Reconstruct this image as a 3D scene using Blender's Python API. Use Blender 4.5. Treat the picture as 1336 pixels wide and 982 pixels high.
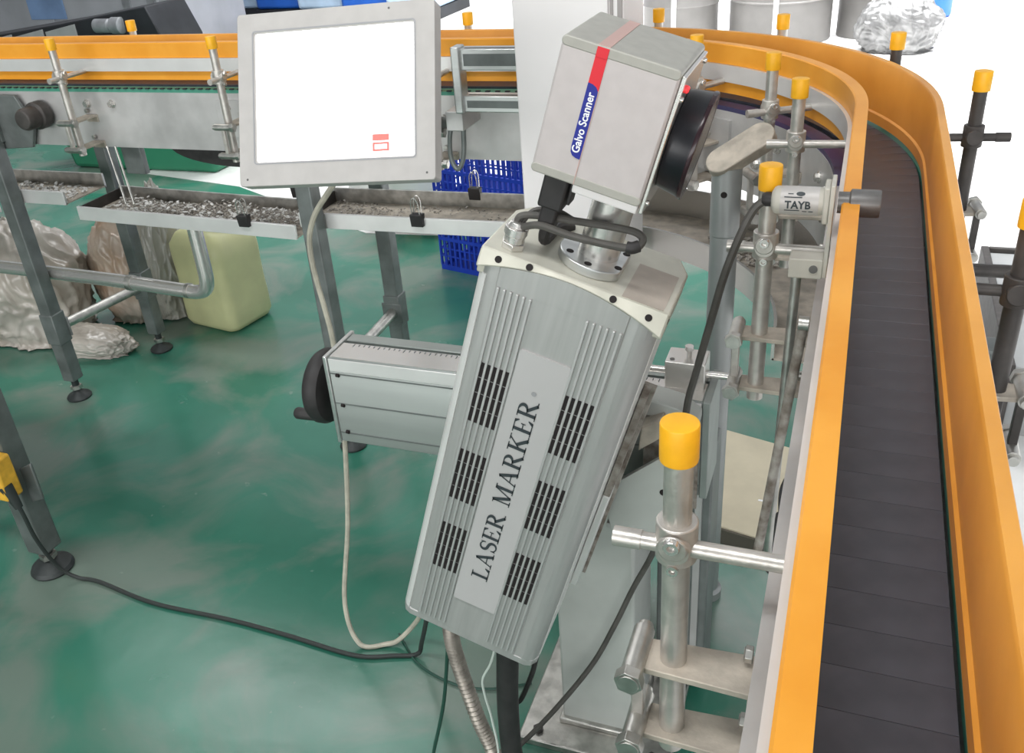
import bpy, bmesh, math, random
from mathutils import Vector, Matrix, Euler
random.seed(7)
PI = math.pi
for o in list(bpy.data.objects): bpy.data.objects.remove(o, do_unlink=True)
S = bpy.context.scene
COL = S.collection

# ------------------------------------------------------------------ camera
XC = Vector((0.93531167, 0.11063892, -0.336082))      # world axes in camera space (x right, y down, z forward)
YC = Vector((0.34610119, -0.48346431, 0.80403746))
ZC = Vector((-0.07352582, -0.868344, -0.49048207))
cam_d = bpy.data.cameras.new('camera'); cam = bpy.data.objects.new('camera', cam_d); COL.objects.link(cam)
right = Vector((XC.x, YC.x, ZC.x)); down = Vector((XC.y, YC.y, ZC.y)); fwd = Vector((XC.z, YC.z, ZC.z))
m = Matrix((right, -down, -fwd)).transposed().to_4x4(); m.translation = Vector((0, 0, 1.55))
cam.matrix_world = m
cam_d.sensor_fit = 'HORIZONTAL'; cam_d.sensor_width = 36.0
cam_d.lens = 1194.09 / 1336 * 36.0
cam_d.shift_x = 17 / 1336; cam_d.shift_y = -5 / 1336
cam_d.clip_start = 0.02; cam_d.clip_end = 200
S.camera = cam

# ------------------------------------------------------------------ world and lights
w = bpy.data.worlds.new('world'); S.world = w; w.use_nodes = True
bg = w.node_tree.nodes['Background']; bg.inputs[0].default_value = (0.93, 0.96, 1.0, 1); bg.inputs[1].default_value = 1.0
def area(name, loc, rot, sx, sy, e, col=(1, 1, 1), spread=180):
    d = bpy.data.lights.new(name, 'AREA'); d.shape = 'RECTANGLE'; d.size = sx; d.size_y = sy; d.energy = e; d.color = col; d.spread = math.radians(spread)
    o = bpy.data.objects.new(name, d); COL.objects.link(o); o.location = loc; o.rotation_euler = rot
    return o
# added overhead and front fill in the hall and daylight over the open loading bay beyond the line
area('overhead_fill_near', (-1.4, -0.4, 4.6), (0, 0, 0), 4.0, 0.8, 195)  # added light out of view, lifts the upward faces
area('overhead_fill_far', (-4.0, 4.2, 4.6), (0, 0, 0), 3.0, 0.6, 90)  # second added overhead light, also unseen
area('front_fill', (-1.5, -8.8, 2.5), (math.radians(90), 0, 0), 13.0, 3.6, 1130)  # added unseen light from the camera side, brightens upright faces
area('bay_daylight', (0.5, 9.0, 4.8), (0, 0, 0), 9.0, 7.0, 2000, spread=100)
area('bay_daylight_side', (4.2, 3.2, 4.6), (0, 0, 0), 3.5, 5.0, 330, spread=60)
S.view_settings.view_transform = 'Standard'; S.view_settings.look = 'None'
S.view_settings.exposure = -0.7; S.view_settings.gamma = 1.0; S.view_settings.use_curve_mapping = False

# ------------------------------------------------------------------ materials
MATS = {}
def mat(name, col, rough=0.5, metal=0.0, var=0.0, scale=20.0, bump=0.0, bscale=60.0, col2=None, emit=0.0, trans=0.0, coat=0.0, stretch=None, spec=0.5, ior=1.45, lo=0.35, hi=0.65, rvar=0.0):
    mt = bpy.data.materials.new(name); mt.use_nodes = True
    nt = mt.node_tree; b = nt.nodes['Principled BSDF']
    c = (*col, 1); b.inputs['Base Color'].default_value = c
    b.inputs['Roughness'].default_value = rough; b.inputs['Metallic'].default_value = metal
    b.inputs['Specular IOR Level'].default_value = spec; b.inputs['IOR'].default_value = ior
    b.inputs['Transmission Weight'].default_value = trans; b.inputs['Coat Weight'].default_value = coat
    tc = nt.nodes.new('ShaderNodeTexCoord'); mp = nt.nodes.new('ShaderNodeMapping'); nt.links.new(tc.outputs['Object'], mp.inputs[0])
    if stretch: mp.inputs['Scale'].default_value = stretch
    if var or col2:
        n = nt.nodes.new('ShaderNodeTexNoise'); n.inputs['Scale'].default_value = scale; n.inputs['Detail'].default_value = 6
        nt.links.new(mp.outputs[0], n.inputs['Vector'])
        r = nt.nodes.new('ShaderNodeValToRGB'); r.color_ramp.elements[0].position = lo; r.color_ramp.elements[1].position = hi
        a = tuple(max(0, x * (1 - var)) for x in col); z = col2 if col2 else tuple(min(1, x * (1 + var)) for x in col)
        r.color_ramp.elements[0].color = (*a, 1); r.color_ramp.elements[1].color = (*z, 1)
        nt.links.new(n.outputs['Fac'], r.inputs[0]); nt.links.new(r.outputs[0], b.inputs['Base Color'])
        if rvar:
            mr = nt.nodes.new('ShaderNodeMapRange'); mr.inputs[3].default_value = rough - rvar; mr.inputs[4].default_value = rough + rvar
            nt.links.new(n.outputs['Fac'], mr.inputs[0]); nt.links.new(mr.outputs[0], b.inputs['Roughness'])
    if bump:
        n2 = nt.nodes.new('ShaderNodeTexNoise'); n2.inputs['Scale'].default_value = bscale; n2.inputs['Detail'].default_value = 4
        nt.links.new(mp.outputs[0], n2.inputs['Vector'])
        bp = nt.nodes.new('ShaderNodeBump'); bp.inputs['Strength'].default_value = bump; bp.inputs['Distance'].default_value = 0.01
        nt.links.new(n2.outputs['Fac'], bp.inputs['Height']); nt.links.new(bp.outputs[0], b.inputs['Normal'])
    if emit:
        b.inputs['Emission Color'].default_value = c; b.inputs['Emission Strength'].default_value = emit
    MATS[name] = mt
    return mt
mat('steel', (0.50, 0.49, 0.46), 0.36, 0.9, 0.22, 35, 0.05, 150, rvar=0.1)
mat('steel_post', (0.58, 0.55, 0.51), 0.36, 0.65, 0.1, 60, 0.06, 200, rvar=0.12)
mat('steel_bright', (0.70, 0.68, 0.65), 0.27, 0.8)
mat('rail_silver', (0.78, 0.77, 0.755), 0.33, 0.4, 0.06, 8)
mat('steel_plate', (0.56, 0.55, 0.54), 0.45, 0.45, 0.14, 9, rvar=0.08)
mat('steel_dusty', (0.50, 0.445, 0.375), 0.6, 0.3, 0.22, 30, 0.1, 120)
mat('steel_rusty', (0.25, 0.20, 0.16), 0.65, 0.3, 0.35, 45, 0.2, 160, col2=(0.42, 0.39, 0.35))
mat('leg_paint', (0.17, 0.185, 0.18), 0.42, 0.35, 0.22, 14, rvar=0.1)
mat('tube_paint', (0.36, 0.375, 0.37), 0.36, 0.45, 0.08, 12)
mat('iron_or_backlit_steel', (0.075, 0.068, 0.064), 0.5, 0.4, 0.2, 30)  # real dark iron, and the backlit look of the outer posts
mat('aluminium', (0.60, 0.61, 0.60), 0.32, 0.85, 0.08, 12, stretch=(0.5, 6, 6))
mat('slide_face', (0.325, 0.352, 0.335), 0.4, 0.55, 0.06, 6, stretch=(0.3, 4, 4))
mat('column_paint', (0.50, 0.52, 0.49), 0.45, 0.15, 0.08, 8)
mat('laser_face', (0.46, 0.458, 0.446), 0.38, 0.45, 0.06, 18, stretch=(6, 6, 0.4))
mat('laser_side_lit', (0.80, 0.79, 0.77), 0.3, 0.3, 0.05, 10)  # lightened to carry the lit look of the housing sides
mat('laser_rib', (0.56, 0.56, 0.55), 0.35, 0.5)
mat('laser_cap', (0.60, 0.585, 0.50), 0.42, 0.15, 0.06, 25)
mat('laser_plate', (0.55, 0.535, 0.53), 0.4, 0.25)
mat('film', (0.47, 0.41, 0.35), 0.5, 0.1, 0.08, 30)
mat('black_slot', (0.012, 0.008, 0.008), 0.7)
mat('ink', (0.035, 0.045, 0.05), 0.5)
mat('galvo_grey', (0.54, 0.495, 0.485), 0.42, 0.12, 0.03, 60)
mat('galvo_rim', (0.40, 0.39, 0.35), 0.45, 0.1, 0.05, 60)
mat('pink_strip', (0.55, 0.36, 0.32), 0.45)
mat('red_strip', (0.72, 0.02, 0.035), 0.35)
mat('blue_strip', (0.012, 0.02, 0.26), 0.35)
mat('print_white', (0.9, 0.9, 0.92), 0.5)
mat('lens_black', (0.012, 0.012, 0.016), 0.3, 0, 0.3, 30)
mat('lens_rim', (0.025, 0.010, 0.014), 0.2)
mat('red_glint', (0.9, 0.05, 0.06), 0.2, emit=0.6)  # glow colour for a reflected red glint
mat('rubber', (0.028, 0.026, 0.026), 0.55, 0, 0.2, 40)
mat('cord_black', (0.030, 0.036, 0.034), 0.5)
mat('foot_black', (0.04, 0.046, 0.046), 0.5, 0.2, 0.2, 30)
mat('cable_grey', (0.085, 0.08, 0.072), 0.5, 0, 0.15, 40)
mat('cable_beige', (0.45, 0.43, 0.35), 0.55, 0, 0.15, 40)
mat('cable_green', (0.02, 0.07, 0.05), 0.5)
mat('wire_white', (0.6, 0.68, 0.62), 0.5)
mat('conduit', (0.34, 0.31, 0.27), 0.4, 0.6, 0.25, 40)
mat('orange', (0.86, 0.335, 0.025), 0.36, 0, 0.08, 7, spec=0.35, col2=(0.90, 0.40, 0.05))
mat('orange_worn', (0.78, 0.335, 0.05), 0.34, 0, 0.10, 6, col2=(0.86, 0.40, 0.07))
mat('cap_yellow', (0.93, 0.46, 0.015), 0.4, 0, 0.06, 60)
mat('slat', (0.060, 0.066, 0.084), 0.36, 0, 0.16, 25, rvar=0.05, spec=0.45)
mat('wear_green', (0.07, 0.28, 0.20), 0.45)
mat('wear_purple', (0.09, 0.055, 0.16), 0.4, 0, 0.3, 12, col2=(0.05, 0.06, 0.13))
mat('chain_dark', (0.02, 0.03, 0.04), 0.5)
mat('monitor_shell', (0.50, 0.48, 0.46), 0.42, 0.1, 0.04, 30)
mat('monitor_edge', (0.36, 0.36, 0.37), 0.4, 0.2)
mat('screen', (1, 1, 1), 0.3, emit=2.6)
mat('icon_red', (0.92, 0.16, 0.14), 0.5, emit=1.0)
mat('icon_teal', (0.45, 0.93, 0.88), 0.5, emit=1.5)
mat('icon_pale', (0.85, 0.92, 0.97), 0.5, emit=1.5)
mat('cabinet_white', (0.90, 0.87, 0.86), 0.5, 0, 0.03, 3)
mat('seam_grey', (0.36, 0.33, 0.32), 0.5)
mat('cream_card', (0.56, 0.50, 0.37), 0.75, 0, 0.05, 14)
mat('card_shade', (0.10, 0.09, 0.07), 0.8)  # dark tone of the carton's shaded front
mat('sensor_grey', (0.52, 0.50, 0.44), 0.5, 0, 0.05, 40)
mat('sensor_dark', (0.16, 0.155, 0.15), 0.4, 0.4, 0.15, 40)
mat('can_yellow', (0.72, 0.72, 0.40), 0.4, 0, 0.06, 8, trans=0.15)
mat('bag_film', (0.40, 0.35, 0.29), 0.3, 0, 0.1, 5, 0.25, 18, coat=0.5, col2=(0.66, 0.61, 0.55), trans=0.12)
mat('bag_kraft', (0.50, 0.34, 0.23), 0.35, 0, 0.1, 6, 0.25, 18, col2=(0.68, 0.60, 0.52), coat=0.4, trans=0.1)
mat('bag_clear', (0.52, 0.51, 0.45), 0.25, 0, 0.15, 7, 0.2, 20, coat=0.5, trans=0.35)
mat('bag_silver', (0.24, 0.24, 0.24), 0.3, 0.3, 0.3, 12, 0.4, 20)
mat('crate_blue', (0.012, 0.045, 0.42), 0.4, 0, 0.1, 8)
mat('sack_blue', (0.02, 0.14, 0.62), 0.45, 0, 0.1, 5)
mat('sack_pale', (0.55, 0.72, 0.90), 0.5, 0, 0.1, 5)
mat('wood', (0.30, 0.20, 0.11), 0.7, 0, 0.25, 12, stretch=(1, 8, 8))
mat('tub_white', (0.80, 0.82, 0.80), 0.4)
mat('drum_grey', (0.20, 0.193, 0.186), 0.5, 0.1, 0.12, 3)
mat('machine_dark', (0.028, 0.03, 0.035), 0.5, 0.2, 0.2, 5)
mat('machine_grey', (0.40, 0.41, 0.44), 0.55, 0.1, 0.15, 1.5)
mat('machine_panel', (0.42, 0.43, 0.43), 0.5, 0.1, 0.15, 3)
mat('motor_grey', (0.33, 0.34, 0.36), 0.45, 0.4, 0.2, 10)
mat('haze_blue', (0.20, 0.31, 0.52), 0.6, 0, 0.15, 3)  # pale blue of the background haze
mat('tarp_green', (0.03, 0.20, 0.11), 0.5, 0, 0.2, 2)
mat('debris', (0.42, 0.39, 0.35), 0.5, 0.1, 0.5, 90)
mat('debris_white', (0.75, 0.74, 0.71), 0.4, 0, 0.2, 60)
mat('socket_yellow', (0.72, 0.40, 0.04), 0.5, 0, 0.15, 40)
mat('wall_paint', (0.50, 0.51, 0.52), 0.7, 0, 0.05, 1)
mat('ceiling_paint', (0.34, 0.35, 0.36), 0.8, 0, 0.05, 1)
mat('concrete', (0.74, 0.735, 0.72), 0.38, 0, 0.06, 2.5, 0.08, 12, col2=(0.86, 0.86, 0.85))

def floor_mat():
    mt = bpy.data.materials.new('green_epoxy'); mt.use_nodes = True; nt = mt.node_tree; b = nt.nodes['Principled BSDF']
    tc = nt.nodes.new('ShaderNodeTexCoord')
    def noise(sc, det, dist=0.0):
        n = nt.nodes.new('ShaderNodeTexNoise'); n.inputs['Scale'].default_value = sc; n.inputs['Detail'].default_value = det
        n.inputs['Distortion'].default_value = dist; nt.links.new(tc.outputs['Object'], n.inputs['Vector']); return n
    def ramp(n, p0, c0, p1, c1):
        r = nt.nodes.new('ShaderNodeValToRGB'); r.color_ramp.elements[0].position = p0; r.color_ramp.elements[1].position = p1
        r.color_ramp.elements[0].color = (*c0, 1); r.color_ramp.elements[1].color = (*c1, 1); nt.links.new(n.outputs['Fac'], r.inputs[0]); return r
    base = ramp(noise(1.8, 5), 0.35, (0.030, 0.155, 0.105), 0.7, (0.050, 0.215, 0.150))
    dirt = ramp(noise(2.6, 8, 0.6), 0.45, (0, 0, 0), 0.62, (0.85, 0.85, 0.85))
    mix = nt.nodes.new('ShaderNodeMix'); mix.data_type = 'RGBA'; mix.inputs['B'].default_value = (0.17, 0.215, 0.18, 1)
    nt.links.new(dirt.outputs[0], mix.inputs['Factor']); nt.links.new(base.outputs[0], mix.inputs['A'])
    speck = ramp(noise(26, 4), 0.70, (0, 0, 0), 0.78, (0.5, 0.5, 0.5))
    mix2 = nt.nodes.new('ShaderNodeMix'); mix2.data_type = 'RGBA'; mix2.inputs['B'].default_value = (0.25, 0.33, 0.29, 1)
    nt.links.new(speck.outputs[0], mix2.inputs['Factor']); nt.links.new(mix.outputs['Result'], mix2.inputs['A'])
    nt.links.new(mix2.outputs['Result'], b.inputs['Base Color'])
    rr = nt.nodes.new('ShaderNodeMapRange'); rr.inputs[3].default_value = 0.12; rr.inputs[4].default_value = 0.34
    nt.links.new(noise(3.2, 6).outputs['Fac'], rr.inputs[0]); nt.links.new(rr.outputs[0], b.inputs['Roughness'])
    bp = nt.nodes.new('ShaderNodeBump'); bp.inputs['Strength'].default_value = 0.05; bp.inputs['Distance'].default_value = 0.02
    nt.links.new(noise(9, 4).outputs['Fac'], bp.inputs['Height']); nt.links.new(bp.outputs[0], b.inputs['Normal'])
    b.inputs['Specular IOR Level'].default_value = 0.5
    MATS['green_epoxy'] = mt
floor_mat()

# ------------------------------------------------------------------ mesh helpers
class MB:
    """collects polygons; build() links them as one mesh object"""
    def __init__(s, off=(0, 0, 0)): s.v = []; s.f = []; s.off = Vector(off)
    def add(s, vs, fs):
        n = len(s.v); s.v += [Vector(q) for q in vs]; s.f += [tuple(i + n for i in f) for f in fs]; return s
    def box(s, a, b, M=None):
        x0, y0, z0 = a; x1, y1, z1 = b
        vs = [Vector(q) for q in ((x0, y0, z0), (x1, y0, z0), (x1, y1, z0), (x0, y1, z0), (x0, y0, z1), (x1, y0, z1), (x1, y1, z1), (x0, y1, z1))]
        if M is not None: vs = [M @ q for q in vs]
        return s.add(vs, [(0, 3, 2, 1), (4, 5, 6, 7), (0, 1, 5, 4), (1, 2, 6, 5), (2, 3, 7, 6), (3, 0, 4, 7)])
    def cyl(s, p0, p1, r0, r1=None, n=20, caps=True):
        p0 = Vector(p0); p1 = Vector(p1); r1 = r0 if r1 is None else r1
        d = (p1 - p0).normalized(); a = d.orthogonal().normalized(); b = d.cross(a)
        vs = []
        for p, r in ((p0, r0), (p1, r1)):
            vs += [p + r * (math.cos(2 * PI * i / n) * a + math.sin(2 * PI * i / n) * b) for i in range(n)]
        fs = [(i, (i + 1) % n, n + (i + 1) % n, n + i) for i in range(n)]
        if caps: fs += [tuple(range(n - 1, -1, -1)), tuple(range(n, 2 * n))]
        return s.add(vs, fs)
    def lathe(s, p, d, prof, n=24):
        """prof: (radius, height along d) pairs, closed at both ends"""
        p = Vector(p); d = Vector(d).normalized(); a = d.orthogonal().normalized(); b = d.cross(a)
        vs = []; k = len(prof)
        for r, h in prof: vs += [p + d * h + r * (math.cos(2 * PI * i / n) * a + math.sin(2 * PI * i / n) * b) for i in range(n)]
        fs = [(j * n + i, j * n + (i + 1) % n, (j + 1) * n + (i + 1) % n, (j + 1) * n + i) for j in range(k - 1) for i in range(n)]
        fs += [tuple(range(n - 1, -1, -1)), tuple(range((k - 1) * n, k * n))]
        return s.add(vs, fs)
    def tube(s, pts, r, n=10, smooth=6, ripple=0.0):
        pts = [Vector(q) for q in pts]
        if smooth:
            out = []; P = [2 * pts[0] - pts[1]] + pts + [2 * pts[-1] - pts[-2]]
            for i in range(1, len(P) - 2):
                for k in range(smooth):
                    t = k / smooth; a, b, c, d = P[i - 1], P[i], P[i + 1], P[i + 2]
                    out.append(0.5 * ((2 * b) + (c - a) * t + (2 * a - 5 * b + 4 * c - d) * t * t + (3 * b - a - 3 * c + d) * t ** 3))
            pts = out + [pts[-1]]
        vs = []; fs = []; prev = None
        for i, p in enumerate(pts):
            t = (pts[min(i + 1, len(pts) - 1)] - pts[max(i - 1, 0)]).normalized()
            a = t.orthogonal().normalized() if prev is None else (prev - prev.dot(t) * t).normalized()
            prev = a; b = t.cross(a); rr = r * (1 + ripple * (1 if i % 2 else -1))
            vs += [p + rr * (math.cos(2 * PI * k / n) * a + math.sin(2 * PI * k / n) * b) for k in range(n)]
        for i in range(len(pts) - 1):
            fs += [(i * n + k, i * n + (k + 1) % n, (i + 1) * n + (k + 1) % n, (i + 1) * n + k) for k in range(n)]
        fs += [tuple(range(n - 1, -1, -1)), tuple(range((len(pts) - 1) * n, len(pts) * n))]
        return s.add(vs, fs)
    def prism(s, poly, frame, d):
        """poly: 2-D outline, frame(u, v, w) -> 3-D, extruded over w in d = (w0, w1)"""
        n = len(poly); vs = [frame(u, v, d[0]) for u, v in poly] + [frame(u, v, d[1]) for u, v in poly]
        fs = [tuple(range(n - 1, -1, -1)), tuple(range(n, 2 * n))] + [(i, (i + 1) % n, n + (i + 1) % n, n + i) for i in range(n)]
        return s.add(vs, fs)
    def build(s, name, material, parent=None, bevel=0.0, seg=2, sharp=35, flip=True):
        me = bpy.data.meshes.new(name); me.from_pydata([q + s.off for q in s.v], [], s.f)
        bm = bmesh.new(); bm.from_mesh(me); bmesh.ops.recalc_face_normals(bm, faces=bm.faces); bm.to_mesh(me); bm.free()
        me.polygons.foreach_set('use_smooth', [True] * len(me.polygons)); me.set_sharp_from_angle(angle=math.radians(sharp))
        me.materials.append(MATS[material])
        o = bpy.data.objects.new(name, me); COL.objects.link(o)
        if parent is not None: o.parent = parent
        if bevel:
            b = o.modifiers.new('bevel', 'BEVEL'); b.width = bevel; b.segments = seg; b.limit_method = 'ANGLE'; b.angle_limit = math.radians(40)
        return o
def tag(o, label=None, cat=None, group=None, kind=None):
    if label: o['label'] = label
    if cat: o['category'] = cat
    if group: o['group'] = group
    if kind: o['kind'] = kind
    return o
def thing(name, label, cat, loc=(0, 0, 0), rot=(0, 0, 0), group=None):
    o = bpy.data.objects.new(name, None); o.empty_display_size = 0.05; COL.objects.link(o)
    o.location = loc; o.rotation_euler = rot
    return tag(o, label, cat, group)
def copy_tree(o, parent=None):
    c = o.copy(); COL.objects.link(c); c.parent = parent
    for ch in [q for q in bpy.data.objects if q.parent == o]: copy_tree(ch, c)
    return c
def neg(v): return tuple(-q for q in v)
def hexbolt(mb, p, d, r, h, hole=True):
    p = Vector(p); d = Vector(d).normalized()
    mb.cyl(p, p + d * h, r, n=6); mb.cyl(p + d * h, p + d * (h + 0.001), r * 0.75, n=12)
    return mb
XZ = lambda y0: (lambda u, v, w: Vector((u, y0 + w, v)))
XY = lambda z0: (lambda u, v, w: Vector((u, v, z0 + w)))
def rrect(x0, y0, x1, y1, r, n=5):
    out = []
    for cx, cy, a in ((x1 - r, y1 - r, 0), (x0 + r, y1 - r, 90), (x0 + r, y0 + r, 180), (x1 - r, y0 + r, 270)):
        for k in range(n + 1):
            t = math.radians(a + 90 * k / n); out.append((cx + r * math.cos(t), cy + r * math.sin(t)))
    return out

# ------------------------------------------------------------------ the hall
def struct(mb, name, material, label=None):
    return tag(mb.build(name, material), label, None, None, 'structure')
GX, GY = 0.16, 3.95
fl = MB(); poly = [(-14, -9), (GX, -9), (GX, 3.62), (-1.4, 3.76), (-2.18, 3.69), (-3.3, 4.25), (-4.1, 4.4), (-4.1, 7.6), (-14, 7.6)]
fl.prism(poly, XY(0), (-0.1, 0.0)); struct(fl, 'floor', 'green_epoxy', 'worn green epoxy floor')
fl = MB(); poly = [(GX, -9), (9, -9), (9, 16), (-14, 16), (-14, 7.6), (-4.1, 7.6), (-4.1, 4.4), (-3.3, 4.25), (-2.18, 3.69), (-1.4, 3.76), (GX, 3.62)]
fl.prism(poly, XY(0), (-0.1, 0.002)); struct(fl, 'floor_concrete', 'concrete', 'bright pale concrete floor beyond the green paint')
mb = MB().box((-14.2, -9, 0), (-14, 16, 5)); struct(mb, 'wall_left', 'wall_paint')  # unseen wall, put in to control the light
mb = MB().box((-14, -9.2, 0), (9, -9, 5)); struct(mb, 'wall_front', 'wall_paint')  # wall behind the camera, put in to darken reflections
mb = MB().box((-14, -9, 5), (4.5, 7.0, 5.1)); struct(mb, 'ceiling', 'ceiling_paint')  # unseen ceiling, put in for darker reflections overhead

# ------------------------------------------------------------------ the conveyor
CX, CY = -0.598, 1.522
YEND, XEND = -0.55, -3.3
def station(r, s):
    """s in 0..1 near straight, 1..2 bend, 2..3 far straight"""
    if s <= 1: return Vector((CX + r, YEND + (CY - YEND) * s, 0))
    if s <= 2: a = (s - 1) * PI / 2; return Vector((CX + r * math.cos(a), CY + r * math.sin(a), 0))
    return Vector((CX + (XEND - CX) * (s - 2), CY + r, 0))
def sweep(mb, prof, s0, s1, n):
    """prof: closed outline of (r, z)"""
    k = len(prof); vs = []
    for i in range(n + 1):
        s = s0 + (s1 - s0) * i / n
        for r, z in prof: q = station(r, s); vs.append((q.x, q.y, z))
    fs = [(i * k + j, i * k + (j + 1) % k, (i + 1) * k + (j + 1) % k, (i + 1) * k + j) for i in range(n) for j in range(k)]
    fs += [tuple(range(k - 1, -1, -1)), tuple(range(n * k, (n + 1) * k))]
    return mb.add(vs, fs)
def rect(r0, r1, z0, z1): return [(r0, z0), (r1, z0), (r1, z1), (r0, z1)]
SEG = ((0, 1, 6), (1, 2, 40), (2, 3, 6))
conv = thing('conveyor', 'long slat conveyor with orange guide rails curving round a bend', 'conveyor')
for s0, s1, n in SEG:
    sweep(MB(), [(.572, .889), (.600, .889), (.600, .893), (.576, .893), (.576, 1.042), (.604, 1.042), (.604, 1.047), (.572, 1.047)], s0, s1, n).build('side_beam', 'steel_plate', conv)
    sweep(MB(), [(.752, .889), (.705, .889), (.705, .893), (.748, .893), (.748, 1.042), (.704, 1.042), (.704, 1.047), (.752, 1.047)], s0, s1, n).build('side_beam', 'steel_plate', conv)
    wm = 'wear_purple' if s0 == 1 else 'wear_green'
    sweep(MB(), rect(.573, .607, 1.047, 1.056) if s0 == 1 else rect(.575, .607, 1.047, 1.056) if s0 == 2 else rect(.603, .609, 1.047, 1.056), s0, s1, n).build('wear_strip', wm, conv)
    sweep(MB(), rect(.703, .735, 1.047, 1.056), s0, s1, n).build('wear_strip', 'wear_green', conv)
    sweep(MB(), rect(.604, .704, .93, .935), s0, s1, n).build('return_pan', 'iron_or_backlit_steel', conv)
    # inner guide rail: plastic face, thick upper lip, aluminium channel behind
    sweep(MB(), [(.611, 1.077), (.611, 1.176), (.5935, 1.176), (.5915, 1.174), (.5915, 1.1365), (.604, 1.1365), (.604, 1.101), (.5945, 1.101), (.5945, 1.077)], s0, s1, n).build('guide_rail', 'orange', conv)
    sweep(MB(), [(.585, 1.102), (.6035, 1.102), (.6035, 1.106), (.590, 1.1075), (.590, 1.117), (.5855, 1.1185), (.5855, 1.121), (.590, 1.1225), (.590, 1.131), (.6035, 1.132), (.6035, 1.136), (.585, 1.136)], s0, s1, n).build('rail_channel', 'rail_silver', conv)
    # outer guide rail
    sweep(MB(), [(.701, 1.066), (.701, 1.083), (.704, 1.086), (.704, 1.174), (.706, 1.177), (.716, 1.177), (.717, 1.175), (.717, 1.066)], s0, s1, n).build('guide_rail', 'orange_worn', conv)
    sweep(MB(), rect(.7175, .728, 1.10, 1.136), s0, s1, n).build('rail_channel', 'rail_silver', conv)
# chain slats, each one a plate
PITCH = 0.0381; RM = .6555
Ls = CY - YEND; Lc = RM * PI / 2; Lf = CX - XEND; total = Ls + Lc + Lf
sl = MB(); hw = .0425
sl.prism([(-.0189, -.003), (.0189, -.003), (.0189, .0028), (.0187, .003), (-.0187, .003), (-.0189, .0028)], lambda u, v, w: Vector((w, u, v)), (-hw, hw))
slat_me = sl.build('slat', 'slat', conv)
lug = MB(); lug.box((-.0425, -.006, -.012), (-.036, .006, -.0035)); 
n = int(total / PITCH)
for i in range(n):
    d = (i + .5) * PITCH
    if d < Ls: q = Vector((CX + RM, YEND + d, 0)); a = 0
    elif d < Ls + Lc: t = (d - Ls) / RM; q = Vector((CX + RM * math.cos(t), CY + RM * math.sin(t), 0)); a = t
    else: q = Vector((CX - (d - Ls - Lc), CY + RM, 0)); a = PI / 2
    o = slat_me if i == 0 else slat_me.copy()
    if i: COL.objects.link(o)
    o.location = (q.x, q.y, 1.0575); o.rotation_euler = (0, 0, a)
# dark chain links showing between strip and rail on the far straight
lk = MB()
for i in range(105):
    x = CX - .04 - i * 0.0255
    if x > XEND: lk.box((x - .007, CY + .571, 1.0562), (x + .004, CY + .579, 1.0592))
tag(lk.build('chain_teeth', 'chain_dark', conv), kind='stuff')

def guide_post(x, y, ang, d_beam, d_rail, long_rod=.045, mt='steel_post', full=True):
    """vertical rod with yellow cap; local +x points to the rail"""
    M = Matrix.Translation((x, y, 0)) @ Matrix.Rotation(ang, 4, 'Z')
    def fin(mb, name, material, parent, bevel=0):
        mb.v = [M @ q for q in mb.v]; return mb.build(name, material, parent, bevel)
    post = fin(MB().cyl((0, 0, .885), (0, 0, 1.19), .0105), 'guide_post', mt, conv)
    fin(MB().lathe((0, 0, 1.1775), (0, 0, 1), [(.0135, 0), (.0138, .002), (.0138, .0287), (.0133, .0297), (.0125, .030)], 28), 'cap', 'cap_yellow', post)
    cl = MB(); zc = 1.107
    cl.cyl((0, 0, zc - .017), (0, 0, zc + .017), .0155, n=24); cl.cyl((0, -.017, zc), (0, .017, zc), .0125, n=20)
    cl.cyl((0, -.0195, zc + .004), (0, -.0165, zc + .004), .011, n=20)
    fin(cl, 'clamp', mt, post, .0012)
    bo = MB(); bo.lathe((0, -.0195, zc + .009), (0, -1, 0), [(.0062, 0), (.0062, .004), (.0055, .005), (.003, .005), (.0028, .002)], 14)
    bo.lathe((0, -.0125, zc - .018), (0, -1, 0), [(.0045, 0), (.0045, .005), (.0025, .005), (.002, .003)], 12)
    fin(bo, 'clamp_bolt', 'steel_bright', post)
    fin(MB().cyl((-long_rod, -.004, zc - .004), (d_rail, -.004, zc - .004), .0066, n=16).cyl((-long_rod - .001, -.004, zc - .004), (-long_rod + .02, -.004, zc - .004), .0076, n=16), 'cross_rod', mt, post)
    for z in (.981, .905):
        pl = MB(); pl.prism([(-.020, -.0165), (d_beam, -.0205), (d_beam, .0205), (-.020, .0165), (-.026, .010), (-.026, -.010)], XY(z), (-.003, .003))
        pl.box((d_beam - .004, -.0205, z - .018), (d_beam, .0205, z + .003)) 
        fin(pl, 'bracket_plate', 'steel_dusty', post, .0008)
        b2 = MB()
        b2.cyl((-.0285, .024, z + .003), (-.0285, -.026, z + .003), .0088, n=18)
        hexbolt(b2, (-.0285, -.026, z + .003), (0, -1, 0), .0118, .010)
        b2.cyl((-.0285, .024, z + .003), (-.0285, .030, z + .003), .0065, n=14)
        fin(b2, 'bracket_bolt', 'steel', post, .0006)
        fin(hexbolt(MB(), (d_beam - .004, .010, z + .014), (-1, 0, 0), .007, .006), 'beam_bolt', 'steel', post, .0006)
    fin(MB().box((-.0335, -.005, .905), (-.0235, .005, .981)), 'link_bar', mt, post, .001)
    return post
RP = .508
def inner(ang=None, x=None, y=None, **k):
    if ang is not None: a = math.radians(ang); return guide_post(CX + RP * math.cos(a), CY + RP * math.sin(a), a, .064, .079, **k)
    if y is not None: return guide_post(CX + RP, y, 0, .064, .079, **k)
    return guide_post(x, CY + RP - .012, PI / 2, .076, .09, **k)
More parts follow.
